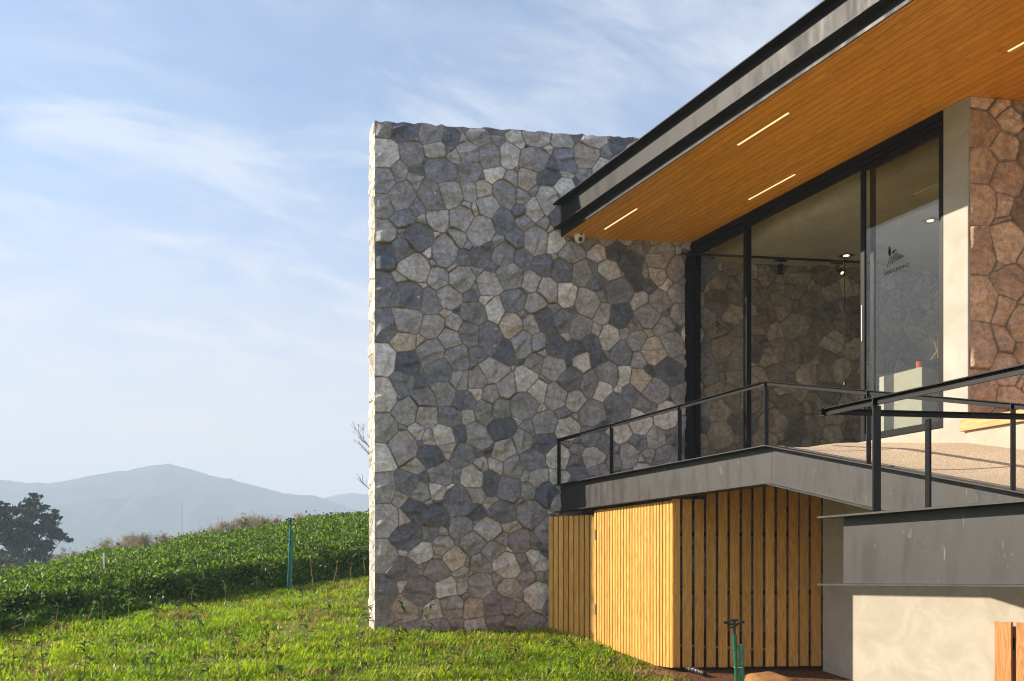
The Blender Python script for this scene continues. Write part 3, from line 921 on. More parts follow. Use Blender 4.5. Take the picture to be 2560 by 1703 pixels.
# counter with pot inside
ctr = empty('counter', B(4.93, -0.85, 2.285), RZ, 'white box counter standing inside the right glass pane', 'counter')
c = MB(); c.box(-0.412, 0.417, -0.5, 0.5, 0.0, 1.095); c.build('body', M['white'], ctr, bevel=0.004)
c = MB(); c.box(0.419, 0.432, -0.24, 0.5, 0.0, 0.92); c.build('side_panel', M['column'], ctr)
pot = empty('potted_plant', B(5.19, -0.53, 3.382), RZ, 'bare twiggy bonsai in terracotta and black pots on white counter', 'plant')
p = MB(); p.box(-0.07, 0.05, -0.09, 0.03, 0, 0.025); p.lathe([(0.05, 0.025), (0.055, 0.13), (0.047, 0.13)], (-0.01, -0.03, 0), 14); p.build('pot', M['terracotta'], pot)
p = MB(); p.lathe([(0.13, 0), (0.2, 0.1), (0.16, 0.14)], (0.15, 0.2, 0), 16); p.build('bowl', M['black'], pot)
p = MB()
for a in range(7):
    ang = a * 0.9; r0 = 0.12
    p.tube([(0.15, 0.2, 0.3), (0.15 + math.cos(ang) * r0, 0.2 + math.sin(ang) * r0, 0.14)], [0.02, 0.012], 5)
    p.tube([(0.15, 0.2, 0.29), (0.15 + math.cos(ang) * 0.06, 0.2 + math.sin(ang) * 0.06, 0.45), (0.15 + math.cos(ang + .5) * 0.2, 0.2 + math.sin(ang + .5) * 0.2, 0.62)], [0.016, 0.008, 0.004], 5)
p.build('trunk', M['stem'], pot)
p = MB(); p.cur = (0.03, 0.07, 0.015)
for k in range(90):
    a = random.uniform(0, 6.28); r = random.uniform(0.05, 0.26)
    p.leaf((0.15 + math.cos(a) * r, 0.2 + math.sin(a) * r, random.uniform(0.48, 0.72)), (random.uniform(-1, 1), random.uniform(-1, 1), 0.3), (0, 0, 1), 0.06, 0.025, 0.2, 2)
p.build('leaves', M['tea'], pot)

# frameless glass screen inside
gs = empty('glass_screen', B(1.75, -0.9, 2.285), RZ, 'frameless clear glass screen with small lock standing inside the open doorway', 'screen')
g_ = MB(); g_.box(0.0, 1.52, 0, 0.01, 0.005, 3.6); g_.build('pane', M['clear'], gs)
g_ = MB(); g_.box(1.521, 1.527, -0.001, 0.011, 0.005, 3.6); g_.build('edge', M['frame'], gs)
g_ = MB(); g_.box(1.505, 1.545, -0.015, 0.02, 1.26, 1.31); g_.build('lock', M['black'], gs)

# ------------------------------------------------------------------ lights that the photo shows lit
def led(x0, y0, x1, y1, label):
    a = px_z(x0, y0, SOF); b2 = px_z(x1, y1, SOF)
    sa, pa = toB(a); sb, pb = toB(b2); pm = (pa + pb) / 2; ln = sb - sa
    r = empty('strip_light', B(sa, pm, SOF), RZ, label, 'ceiling light', 'lit strip lights in the soffit')
    m = MB(); m.box(-0.02, ln + 0.02, -0.034, 0.034, -0.008, -0.001); m.build('trim', M['bench'], r)
    m = MB(); m.box(0, ln, -0.019, 0.019, -0.012, -0.0085); m.build('diffuser', M['led'], r)
led(1510, 572, 1594, 521, 'short lit strip light in soffit nearest the white camera')
led(1844, 361.5, 1972, 281, 'long lit strip light in soffit nearest the steel fascia')
led(1871, 498, 1988, 435, 'lit strip light in soffit directly over the open doorway')
led(2521, 127, 2640, 60, 'lit strip light above brown stone wall cut by the photo edge')

def downlight(x, y, label):
    P = px_z(x, y, 6.70)
    r = empty('downlight', P, RZ, label, 'ceiling light', 'square downlights in the inner ceiling')
    m = MB(); m.box(-0.12, 0.12, -0.12, 0.12, -0.006, -0.001); m.build('trim', M['black'], r)
    m = MB(); m.lathe([(0.062, -0.012), (0.062, -0.0065)], (0, 0, 0), 20); m.build('lamp', M['lamp'], r)
downlight(2115.6, 638.6, 'square black downlight lit in ceiling behind the open doorway')
downlight(2326, 551, 'square black downlight lit behind the right glass pane')

# track with two spots, parallel with the stone wall
t0 = px_z(1869.5, 658, 6.70)
T0 = E0 + WD * (t0 - E0).dot(WD) + WN * 0.42; T0.z = 6.70
trk = empty('track_light', T0, math.atan2(WD.y, WD.x), 'black ceiling track with two cylinder spotlights along the inner stone wall', 'ceiling light')
m = MB(); m.box(-1.6, 2.9, -0.018, 0.018, -0.04, -0.002); m.build('track', M['black'], trk)
for k, (xx, tilt) in enumerate(((0.55, (-0.12, 0.1, -1)), (1.78, (0.35, -0.75, -1)))):
    m = MB(); m.box(xx - 0.13, xx + 0.13, -0.02, 0.02, -0.085, -0.041); m.tube([(xx, 0, -0.085), (xx, 0, -0.14)], 0.01, 8)
    d = Vector(tilt).normalized(); c0 = Vector((xx, 0, -0.15))
    m.tube([c0, c0 + d * 0.2], 0.055, 16)
    sp_ = m.build('spotlight', M['rail'], trk)
    if k == 1:
        m = MB(); m.lathe([(0.036, 0.0), (0.036, 0.006)], c0 + d * 0.201, 14, d); m.build('bulb', M['lamp'], sp_)

# security camera hanging from the soffit
SC = px_z(1449, 588, SOF)
sc = empty('security_camera', SC, RZ + math.radians(62.9), 'white dome security camera under the soffit corner beside stone wall', 'camera')
m = MB(); m.lathe([(0.115, 0.0), (0.12, -0.012), (0.116, -0.05), (0.085, -0.125), (0.05, -0.158), (0.01, -0.17)], (0, 0, 0), 28); m.build('housing', M['camwhite'], sc, smooth=True)
dm = Vector((0.02, -0.8, -0.5)).normalized(); cm0 = Vector((0.012, -0.045, -0.09))
m = MB(); m.lathe([(0.056, 0.0), (0.056, 0.045), (0.048, 0.052), (0.044, 0.045)], cm0, 24, dm); m.build('lens_ring', M['camwhite'], sc)
m = MB(); m.lathe([(0.043, 0.02), (0.043, 0.047), (0.02, 0.056), (0.004, 0.058)], cm0, 22, dm); m.build('lens', M['black'], sc, smooth=True)
m = MB(); m.box(0.0, 0.05, -0.122, -0.112, -0.038, -0.012); m.build('emblem', M['black'], sc)

# ------------------------------------------------------------------ upper deck
DZ = 1.955
deck = empty('raised_deck', B(2, 2.0, 1.38), RZ, 'raised walkway deck with grey steel edge beam and beige aggregate floor', 'deck')
S_Q, P_Q = 5.16, 2.755
S_E, P_E, Z_E = 10.9, 2.98, DZ - 0.26 * (10.9 - 5.16)
def dl(s, p, z): return (s - 2, -(p - 2.0), z - 1.38)
I_top = [(-0.02, -0.012), (0.0, -0.012), (0.0, -0.56), (-0.02, -0.56)]
bm = MB()
for (a, b2) in ((( -1.08, P_Q, DZ), (S_Q, P_Q, DZ)), ((S_Q, P_Q, DZ), (S_E, P_E, Z_E))):
    for pr in ([(-0.29, -0.016), (0.0, -0.016), (0.0, 0.0), (-0.29, 0.0)], [(-0.155, -0.55), (-0.135, -0.55), (-0.135, -0.016), (-0.155, -0.016)], [(-0.26, -0.566), (0.0, -0.566), (0.0, -0.55), (-0.26, -0.55)]):
        bm.sweep([dl(*a), dl(*b2)], (0, -1), pr)
bm.build('edge_beam', M['beam'], deck, bevel=0.002)
# floor, falling from the door towards the beam and down the ramp
def bz(s): return np.interp(s, [-2, 4.4, 5.9, 6.43, 7.1, 9.0, 12.0], [2.275, 2.275, 2.065, 2.0, 1.836, 1.37, 0.62])
def ez(s): return np.interp(s, [-2, S_Q, 12.0], [DZ - 0.004, DZ - 0.004, DZ - 0.004 - 0.26 * (12.0 - S_Q)])
ss = np.linspace(-0.98, 11.0, 120); qq = np.linspace(0, 1, 24)
fv = []
for s_ in ss:
    pe = P_Q - 0.29 + max(0, s_ - S_Q) / (S_E - S_Q) * (P_E - P_Q)
    for t_ in qq:
        p_ = -0.02 + (pe + 0.02) * t_
        sx = max(s_, wall_s(p_) - 0.05)
        k_ = t_ * t_ * (3 - 2 * t_)
        z_ = bz(sx) * (1 - k_) + ez(sx) * k_
        if t_ > 0.97: z_ = ez(sx)
        fv.append(dl(sx, p_, z_))
nS, nQ = len(ss), len(qq)
ii = np.arange(nS * nQ).reshape(nS, nQ)
ff = np.stack([ii[:-1, :-1], ii[1:, :-1], ii[1:, 1:], ii[:-1, 1:]], -1).reshape(-1, 4)[:, ::-1]
fo = np_mesh('floor', np.array(fv), ff, M['aggregate'], parent=deck, smooth=True)
sd = fo.modifiers.new('slab', 'SOLIDIFY'); sd.thickness = 0.12; sd.offset = -1
kb = MB()
kb.sweep([dl(-0.9, P_Q - 0.29, DZ), dl(S_Q, P_Q - 0.29, DZ), dl(S_E, P_E - 0.29, Z_E)], (0, -1), [(-0.10, -0.1), (0.0, -0.1), (0.0, 0.012), (-0.10, 0.012)])
kb.build('kerb', M['beam'], deck)

RAIL_H = 0.925
def rail_t(mb, pts, lat):
    mb.sweep(pts, lat, [(-0.075, -0.01), (0.0, -0.01), (0.0, 0.0), (-0.075, 0.0)])
    mb.sweep(pts, lat, [(-0.043, -0.062), (-0.031, -0.062), (-0.031, -0.01), (-0.043, -0.01)])
rl = empty('steel_railing', B(2, 2.7, DZ), RZ, 'slim black steel railing following the raised deck edge down its slope', 'railing')
def rlx(s, p, z): return (s - 2, -(p - 2.7), z - DZ)
hr = MB()
rail_t(hr, [rlx(-0.88, P_Q, DZ + RAIL_H), rlx(S_Q, P_Q, DZ + RAIL_H), rlx(S_E, P_E, Z_E + RAIL_H)], (0, -1))
hr.build('handrail', M['rail'], rl, bevel=0.002)
for s_ in (-0.84, 1.10, 3.13, S_Q - 0.006, 7.06, 9.02, 10.8):
    p_ = P_Q + max(0, s_ - S_Q) / (S_E - S_Q) * (P_E - P_Q); z_ = DZ - 0.26 * max(0, s_ - S_Q)
    pm = MB(); x0, y0, zz0 = rlx(s_, p_, z_)
    pm.box(x0 - 0.006, x0 + 0.006, y0 + 0.004, y0 + 0.082, zz0 + 0.001, zz0 + RAIL_H - 0.063)
    pm.box(x0 - 0.006, x0 + 0.006, y0 + 0.0, y0 + 0.030, zz0 + RAIL_H - 0.0625, zz0 + RAIL_H - 0.0105)
    pm.build('post', M['rail'], rl)

# ------------------------------------------------------------------ foreground ramp landing
TP = Vector((2.642, 7.8, 0.55))
tS, tP = toB(TP)
ramp_ = empty('ramp_landing', (TP.x, TP.y, TP.z - 0.58), RZ, 'foreground steel ramp landing with weathered grey edge beam and pointed corner', 'ramp')
WL = Vector((WD.dot(AD), -WD.dot(ND), 0))       # stone wall direction in the local frame
# lateral in-plane normals in the local frame
def loc2(a, w, z=0.0): return (a + WL.x * w, WL.y * w, z + 0.58)
m = MB()
ov = 0.125 / WL.y
m.prism([loc2(0, 0)[:2], loc2(7.5, 0)[:2], loc2(7.5, 3.3)[:2], loc2(0, 3.3)[:2]], 0.58 - 0.018, 0.58)
m.prism([loc2(0, 0)[:2], loc2(7.5, 0)[:2], loc2(7.5, 0.28)[:2], loc2(0.28, 0.28)[:2], loc2(0.28, 3.3)[:2], loc2(0, 3.3)[:2]], 0.58 - 0.60, 0.58 - 0.582)
m.prism([loc2(ov, ov)[:2], loc2(7.5, ov)[:2], loc2(7.5, ov + .02)[:2], loc2(ov + .02, ov + .02)[:2], loc2(ov + .02, 3.3)[:2], loc2(ov, 3.3)[:2]], 0.58 - 0.582, 0.58 - 0.018)
m.build('edge_beam', M['beam'], ramp_, bevel=0.002)
m = MB(); m.prism([loc2(0.3, 0.3)[:2], loc2(7.4, 0.3)[:2], loc2(7.4, 3.2)[:2], loc2(0.3, 3.2)[:2]], 0.582, 0.60)
m.build('floor', M['aggregate'], ramp_)
rl2 = empty('steel_railing', (TP.x, TP.y, TP.z), RZ, 'near black steel railing with pointed corner on foreground ramp landing', 'railing')
m = MB()
rail_t(m, [(0.0, 0.0, RAIL_H), (7.4, 0.0, RAIL_H)], (0, -1))
pts = [(WL.x * t_, WL.y * t_, RAIL_H) for t_ in (0.012, 3.3)]
latw = (-WL.y, WL.x)
m.sweep(pts, latw, [(-0.075, -0.01), (0.0, -0.01), (0.0, 0.0), (-0.075, 0.0)])
m.sweep(pts, latw, [(-0.055, -0.05), (-0.035, -0.05), (-0.035, -0.01), (-0.055, -0.01)])
m.build('handrail', M['rail'], rl2, bevel=0.002)
def s_at(x):      # along the near edge for photo column x
    u = (x - 1280) / F
    return (u * TP.y - TP.x) / (AD.x - u * AD.y)
for s_ in (s_at(2181), s_at(2181) + 2.0, s_at(2181) + 4.0):
    pm = MB(); pm.box(s_ - 0.006, s_ + 0.006, 0.004, 0.092, 0.001, RAIL_H - 0.063); pm.box(s_ - 0.006, s_ + 0.006, 0.0, 0.030, RAIL_H - 0.0625, RAIL_H - 0.0105)
    pm.build('post', M['rail'], rl2)
for t_ in (1.06, 2.6):
    c0 = Vector((WL.x * t_, WL.y * t_, 0)); n_ = Vector((WL.y, -WL.x, 0)).normalized() * -1
    a0 = c0 + n_ * 0.004; a1 = c0 + n_ * 0.07; w_ = Vector((WL.x, WL.y, 0)) * 0.01
    pm = MB(); pm.hexa([(a0 - w_).to_tuple(), (a0 + w_).to_tuple(), (a1 + w_).to_tuple(), (a1 - w_).to_tuple()] + [((v_ + Vector((0, 0, RAIL_H - 0.051)))).to_tuple() for v_ in (a0 - w_, a0 + w_, a1 + w_, a1 - w_)])
    pm.build('post', M['rail'], rl2)

# ------------------------------------------------------------------ retaining wall under the building
rw = empty('retaining_wall', B(3.72, 0.1, -3.0), RZ, 'smooth plastered foundation wall under the deck, partly sunlit', 'wall')
m = MB(); m.box(0.0, 9.0, 0.0, 0.25, 0.0, 4.7)
m.build('wall', M['plaster'], rw)
# slatted panel fixed on it at the right edge
fpn = empty('slat_fence', B(3.72, 0.1, -3.0), RZ, 'short wooden board panel on plaster wall at lower right corner', 'fence')
m = MB()
s_b = toB(Vector((0, 0, 0)))
def s_on(p, x):
    u = (x - 1280) / F; P = B(0, p)
    return (u * P.y - P.x) / (AD.x - u * AD.y)
sA, sB = s_on(0.23, 2487) - 3.72, s_on(0.23, 2529) - 3.72
for k in range(5):
    a = sA + k * (sB - sA) * 1.28
    m.cur = (random.uniform(0.2, 0.9), 0.5, random.random())
    m.box(a, a + (sB - sA), -0.14, -0.095, 0.1, 2.42)
m.build('boards', M['redwood'], fpn, bevel=0.004)
m = MB(); m.box(sA + 0.02, sA + 2.0, -0.094, -0.001, 2.05, 2.2); m.build('batten', M['rail'], fpn)
m = MB(); m.box(sA + 0.02, sA + 2.0, -0.094, -0.001, 0.5, 0.65); m.build('batten', M['rail'], fpn)

# ------------------------------------------------------------------ slatted enclosure under the deck
enc = empty('slatted_enclosure', B(0.31, 2.6, -1.55), RZ, 'wooden slatted enclosure with sunlit hinged door under the raised deck', 'enclosure')
def ex(s, p, z): return (s - 0.31, -(p - 2.6), z + 1.55)
S_K = 2.80
# door slats along the facade direction
m = MB(); nsl = 26; pit = (S_K - 0.42) / nsl
for k in range(nsl):
    a = 0.42 + k * pit
    m.cur = (random.uniform(0.25, 1.0), 0.5, random.random())
    dz = 0.012 * k / nsl
    x0, y0, _ = ex(a, 2.60, 0)
    m.box(x0, x0 + pit - 0.022, y0, y0 + 0.035, 0.06, 2.895)
door = m.build('door', M['slat'], enc, bevel=0.003)
m = MB(); x0, y0, _ = ex(0.335, 2.56, 0); m.box(x0, x0 + pit * nsl + 0.05, y0 + 0.0, y0 + 0.02, 0.09, 2.88); m.build('backing', M['black'], door)
m = MB(); m.cur = (0.6, 0.5, 0.33); x0, y0, _ = ex(0.32, 2.60, 0); m.box(x0, x0 + 0.06, y0 + 0.004, y0 + 0.06, 0.2, 2.89)
m.build('jamb', M['slat'], enc, bevel=0.003)
for z_ in (0.98, 2.42):
    m = MB(); x0, y0, _ = ex(0.372, 2.615, 0); m.box(x0, x0 + 0.04, y0 - 0.006, y0 + 0.02, z_ - 0.1, z_ + 0.1); m.build('hinge', M['hinge'], enc)
# left panel, in the shade of the stone wall
m = MB()
pa = Vector((0.765, 18.28)); pb = Vector((1.655, 17.615)); nl = 9
for k in range(nl):
    t0_ = k / nl; t1_ = (k + 0.8) / nl
    a = pa.lerp(pb, t0_); b2 = pa.lerp(pb, t1_)
    d = (pb - pa).normalized(); nn = Vector((d.y, -d.x)) * -0.04
    m.cur = (random.uniform(0.2, 0.8), 0.5, random.random())
    vs_ = []
    for zz_ in (-1.32, 1.275):
        for q_ in (a, b2, b2 + nn * -1, a + nn * -1):
            s_, p_ = toB(q_)
            vs_.append(ex(s_, p_, zz_))
    m.hexa(vs_)
m.build('left_panel', M['slat'], enc, bevel=0.003)
m = MB()
bo = (pb - pa).normalized(); nn = Vector((-bo.y, bo.x)) * 0.1
vs_ = []
for zz_ in (-1.25, 1.2):
    for q_ in (pa + nn * 0.6, pb + nn * 0.6, pb + nn, pa + nn):
        s_, p_ = toB(q_); vs_.append(ex(s_, p_, zz_))
m.hexa(vs_); m.build('left_backing', M['stake'], enc)
# side screen of wide boards, parallel with the stone wall
m = MB()
KP = B(S_K, 2.6)
edges = [(962, 1022), (1041, 1105), (1127, 1190), (1210, 1275), (1295, 1358), (1378, 1443), (1464, 1526), (1545, 1608), (1630, 1690), (1713, 1775), (1795, 1860), (1872, 1933), (1953, 2022)]
def t_at(xz):
    u = (1340 + xz / 2.8355 - 1280) / F
    return (u * KP.y - KP.x) / (WD.x - u * WD.y)
for (a, b2) in edges:
    ta, tb = max(0.002, t_at(a)), t_at(b2)
    m.cur = (random.uniform(0.1, 0.9), 0.5, random.random())
    vs_ = []
    jz = random.uniform(-0.006, 0.006)
    for zz_ in (-1.485 + jz, 1.37 if ta < 0.42 else 1.86):
        for (t_, o_) in ((ta, 0), (tb, 0), (tb, -0.04), (ta, -0.04)):
            P = KP + WD * t_ + WN * o_
            s_, p_ = toB(P); vs_.append(ex(s_, p_, zz_))
    m.hexa(vs_)
m.build('side_screen', M['slat'], enc, bevel=0.003)
m = MB()
for z0_ in (-1.28, -0.25, 0.75):
    vs_ = []
    for zz_ in (z0_, z0_ + 0.07):
        for (t_, o_) in ((0.06, -0.041), (2.62, -0.041), (2.62, -0.09), (0.06, -0.09)):
            P = KP + WD * t_ + WN * o_
            s_, p_ = toB(P); vs_.append(ex(s_, p_, zz_))
    m.hexa(vs_)
m.build('rails', M['rail'], enc)

# ------------------------------------------------------------------ sprinklers and pipes
def sprinkler(base, top, lean, sleeve_h, pipe_m, label, sleeve_side=1, size=1.0):
    H = top.z - base.z
    r = empty('sprinkler_post', base, 0, label, 'sprinkler', 'irrigation sprinklers on plastic risers')
    lx, ly = lean
    tp = Vector((lx, ly, H - 0.17))
    m = MB(); m.tube([(0, 0, -0.3), tp * 0.5, tp], 0.021 * size, 12)
    m.tube([tp * 0.9, tp], 0.027 * size, 12); m.build('riser', M[pipe_m], r, smooth=False)
    m = MB(); b0 = Vector((0.055 * sleeve_side, 0.02, -0.2))
    tpv = Vector((lx * sleeve_h + 0.062 * sleeve_side, ly * sleeve_h + 0.02, H * sleeve_h))
    m.tube([b0, tpv * 0.5 + b0 * 0.5, tpv], [0.025 * size, 0.028 * size, 0.031 * size], 12); m.build('sleeve', M['sleeve'], r)
    m = MB(); m.tube([tp * 0.78 + Vector((-0.03, -0.01, 0)), tp * 0.78 + Vector((0.07 * sleeve_side, -0.01, -0.005))], 0.005, 6); m.build('cable_tie', M['whitepipe'], r)
    m = MB()
    m.tube([tp, tp + Vector((0, 0, 0.1))], [0.014, 0.018], 10)
    h0 = tp + Vector((0, 0, 0.1)); hv = len(m.v)
    m.tube([h0 + Vector((0.0, 0, -0.01)), h0 + Vector((0, 0, 0.075))], [0.026, 0.02], 10)
    m.tube([h0 + Vector((-0.13, 0.0, 0.045)), h0 + Vector((0, 0, 0.01)), h0 + Vector((0.12, 0.01, 0.05))], [0.018, 0.016, 0.02], 8)
    m.tube([h0 + Vector((-0.15, 0.0, 0.05)), h0 + Vector((-0.09, 0.0, 0.05))], [0.022, 0.02], 8)
    m.tube([h0 + Vector((0.09, 0.01, 0.05)), h0 + Vector((0.14, 0.01, 0.06))], [0.024, 0.018], 8)
    m.tube([h0 + Vector((-0.06, 0, 0.075)), h0 + Vector((0.05, 0.0, 0.08))], [0.02, 0.018], 8)
    m.tube([h0 + Vector((-0.07, 0, -0.03)), h0 + Vector((0.03, 0.0, 0.0))], [0.01, 0.012], 6)
    m.v[hv:] = [tuple(h0 + (Vector(q_) - h0) * 0.8) for q_ in m.v[hv:]]
    m.build('sprinkler_head', M['black'], r)
    return r
sb = ground_px(719, 1479)
sprinkler(sb, px_d(727, 1295, sb.y), (0.075, 0.0), 0.81, 'teal', 'teal sprinkler post standing at the edge of the tea hedge', 1, 1.15)
Yf = 10.0; Xf = (1853 - 1280) / F * Yf
sb = Vector((Xf, Yf, float(plane_z(Xf, Yf))))
sprinkler(sb, px_d(1842, 1549, Yf), (-0.075, 0.0), 0.845, 'green', 'green sprinkler post in front of the wide board screen', 1, 1.0)
b0 = ground_px(262, 1520)
d0 = b0.y + 2.2
r = empty('pipe_marker', (px_d(260, 1465, d0).x, d0, tz(px_d(260, 1465, d0).x, d0)), 0, 'white plastic pipe tied to wooden stake in the tea bushes', 'pipe')
zt_ = px_d(260, 1382, d0).z - r.location.z
m = MB(); m.tube([(0, 0, -0.1), (0.0, 0, zt_)], 0.024, 12); m.build('pipe', M['whitepipe'], r)
m = MB(); zs_ = px_d(256, 1420, d0).z - r.location.z; m.tube([(-0.055, -0.02, -0.1), (-0.05, -0.02, zs_)], 0.026, 6); m.build('stake', M['stake'], r)

# ------------------------------------------------------------------ clay boulder, hose, rubble under the deck
def blob(name, c, rx, ry, rz, seed, mat, n=28):
    mb = MB()
    v, f = [], []
    rr = np.random.default_rng(seed)
    for i in range(n // 2 + 1):
        th = math.pi * i / (n // 2)
        for j in range(n):
            ph = 2 * math.pi * j / n
            x, y, z = math.sin(th) * math.cos(ph), math.sin(th) * math.sin(ph), math.cos(th)
            k = 1 + 0.13 * math.sin(3 * x + seed) * math.cos(2.2 * y + seed * 2) + 0.06 * math.sin(7 * x + 5 * z + seed)
            zz_ = math.copysign(abs(z) ** 0.8, z)
            v.append((x * rx * k, y * ry * k, zz_ * rz * k))
    for i in range(n // 2):
        for j in range(n):
            f.append((i * n + j, (i + 1) * n + j, (i + 1) * n + (j + 1) % n, i * n + (j + 1) % n))
    mb.add(v, f)
    o = mb.build(name, mat, smooth=True); o.location = c
    return o
P = ground_px(1935, 1712)
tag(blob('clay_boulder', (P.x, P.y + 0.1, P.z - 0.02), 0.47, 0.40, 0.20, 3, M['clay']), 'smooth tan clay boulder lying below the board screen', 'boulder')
hp = [ground_px(1716, 1680), ground_px(1735, 1684), ground_px(1752, 1690), ground_px(1762, 1694)]
hose = empty('hose', hp[0], 0, 'ribbed black hose end lying on bare soil below the screen', 'hose')
m = MB(); pts = [(q_ - hp[0] + Vector((0, 0, 0.06))) for q_ in hp]; m.tube(pts, [0.035, 0.038, 0.04, 0.042], 12); m.build('pipe', M['black'], hose)
for k in range(1, 6):
    t_ = k / 6 * 3; i = int(t_); q_ = pts[i].lerp(pts[min(3, i + 1)], t_ - i); d = (pts[min(3, i + 1)] - pts[i]).normalized()
    m = MB(); m.tube([q_ - d * 0.008, q_ + d * 0.008], 0.046, 12); m.build('ring', M['hinge'], hose)

# ------------------------------------------------------------------ lawn
def blades(name, P, ln, wd, tilt, az, colr, mat, curve=0.5):
    """P (n,3) bases -> bent two-segment blades"""
    n = len(P)
    d = np.stack([np.cos(az) * np.sin(tilt), np.sin(az) * np.sin(tilt), np.cos(tilt)], -1)
    side = np.stack([-np.sin(az), np.cos(az), np.zeros(n)], -1)
    tw = rng.uniform(-0.9, 0.9, n)
    hd = np.stack([np.cos(az), np.sin(az), np.zeros(n)], -1)
    side = side * np.cos(tw)[:, None] + hd * np.sin(tw)[:, None]
    mid = P + d * (ln * 0.5)[:, None]
    tip = P + d * ln[:, None] + hd * (ln * curve * 0.35)[:, None] - np.array([0, 0, 1]) * (ln * curve * 0.28)[:, None]
    w = wd[:, None]
    V = np.stack([P - side * w * 0.35, P + side * w * 0.35, mid - side * w * 0.5, mid + side * w * 0.5, tip], 1).reshape(-1, 3)
    b = np.arange(n)[:, None] * 5
    Q = np.concatenate([b + [0, 1, 3], b + [0, 3, 2], b + [2, 3, 4]], 0)
    Cc = np.repeat(colr, 5, 0)
    fac = np.tile([0.75, 0.75, 1.0, 1.0, 1.1], n)[:, None]
    return np_mesh(name, V, Q, mat, Cc * fac)

def sample_lawn(n):
    u = rng.uniform(-0.62, 0.22, n * 2); Y = np.sqrt(rng.uniform(11.8 ** 2, 27.0 ** 2, n * 2))
    X = u * Y
    ok = Y < hedge_Y(np.clip(u, -0.75, 0.1)) + 0.5
    # keep out of the wall and the deck
    inw = (X - E0.x) * WN.x + (Y - E0.y) * WN.y
    alongw = (X - E0.x) * WD.x + (Y - E0.y) * WD.y
    ok &= ~((inw < 0.1) & (alongw > -0.35))
    ok &= rng.uniform(0, 1, n * 2) > soil_mask(X, Y) * 1.02
    X, Y = X[ok], Y[ok]
    return X[:n], Y[:n]
gxs, gys = sample_lawn(190000)
clump = fbm(gxs * 1.6, gys * 1.6, 3, 51)
thin = rng.uniform(0, 1, len(gxs)) < (0.22 + 1.3 * np.clip(clump - 0.25, 0, 1)) * (1 - 0.75 * sstep(0.60, 0.72, fbm(gxs * 1.4 + 9, gys * 1.4, 3, 91)))
gxs, gys, clump = gxs[thin], gys[thin], clump[thin]
n = len(gxs)
patch = fbm(gxs * 0.7, gys * 0.7, 3, 61)
ln = rng.uniform(0.07, 0.17, n) * (0.5 + 1.1 * clump)
wd = rng.uniform(0.014, 0.030, n)
tilt = np.abs(rng.normal(0.55, 0.35, n)).clip(0, 1.35)
az = rng.uniform(0, 2 * np.pi, n)
mixg = (rng.uniform(0, 1, n) * 0.7 + patch * 0.6 - 0.2).clip(0, 1)[:, None]
cg = np.array([0.12, 0.25, 0.010]) * (1 - mixg) + np.array([0.40, 0.47, 0.020]) * mixg
dry = (rng.uniform(0, 1, n) < 0.06 + 0.5 * sstep(0.55, 0.72, fbm(gxs * 1.4 + 9, gys * 1.4, 3, 91)) + 0.3 * (fbm(gxs * 1.1, gys * 1.1, 3, 71) > 0.62))
cg[dry] = np.array([0.38, 0.27, 0.13]) * rng.uniform(0.6, 1.1, (dry.sum(), 1))
cg *= rng.uniform(0.6, 1.25, (n, 1)) * (0.72 + 0.55 * fbm(gxs * 2.2, gys * 2.2, 3, 95))[:, None]
P3 = np.stack([gxs, gys, plane_z(gxs, gys) + 0.05 * (fbm(gxs * 1.1, gys * 1.1, 3, 3) - 0.5) - 0.005], -1)
lawn = blades('lawn_grass', P3, ln, wd, tilt, az, cg, M['grass'])
tag(lawn, 'bright sunlit lawn grass covering the slope', 'grass', kind='stuff')
# straw heaps on the soil edge
def straw(px, py, rad, n_, label):
    c0 = ground_px(px, py)
    a = rng.uniform(0, 6.28, n_); r_ = rad * np.sqrt(rng.uniform(0, 1, n_))
    X = c0.x + np.cos(a) * r_ * 1.5; Y = c0.y + np.sin(a) * r_
    hgt = 0.10 * np.exp(-(r_ / rad) ** 2 * 1.5) * rng.uniform(0.2, 1.0, n_)
    Pn = np.stack([X, Y, plane_z(X, Y) + hgt], -1)
    cc = np.array([0.42, 0.26, 0.13]) * rng.uniform(0.5, 1.25, (n_, 1))
    o = blades('straw_heap', Pn, rng.uniform(0.06, 0.16, n_), rng.uniform(0.004, 0.009, n_), rng.uniform(0.8, 1.6, n_), rng.uniform(0, 6.28, n_), cc, M['straw'], 0.2)
    return tag(o, label, 'straw', kind='stuff')
straw(1610, 1698, 0.42, 2600, 'dry straw heap on soil in front of the slatted door')
straw(1070, 1618, 0.22, 700, 'small pale straw litter near the stone wall base')
straw(430, 1532, 0.3, 700, 'dry straw patch beside the tea hedge')
straw(770, 1540, 0.4, 700, 'dry straw patch on the upper lawn')

# ------------------------------------------------------------------ tea hedge (rows merging into one mass)
def tea_top(X, Y):
    u = X / Y
    yb = hedge_Y(np.clip(u, -0.75, 0.1))
    d = Y - yb
    front = sstep(-0.2, 1.25, d + 1.3 * (fbm(X * 1.2, Y * 1.2, 3, 83) - 0.5))
    row = 0.10 * np.sin(d * 2 * np.pi / 1.6 + 1.0 * (fbm(X * 0.4, Y * 0.4, 2, 85) - 0.5)) * sstep(0.8, 2.0, d)
    return terrain(X, Y) + front * (0.62 + row + 0.26 * (fbm(X * 0.9, Y * 0.9, 4, 81) - 0.5) + 0.22 * (fbm(X * 3.1, Y * 3.1, 3, 82) - 0.5)), front, d
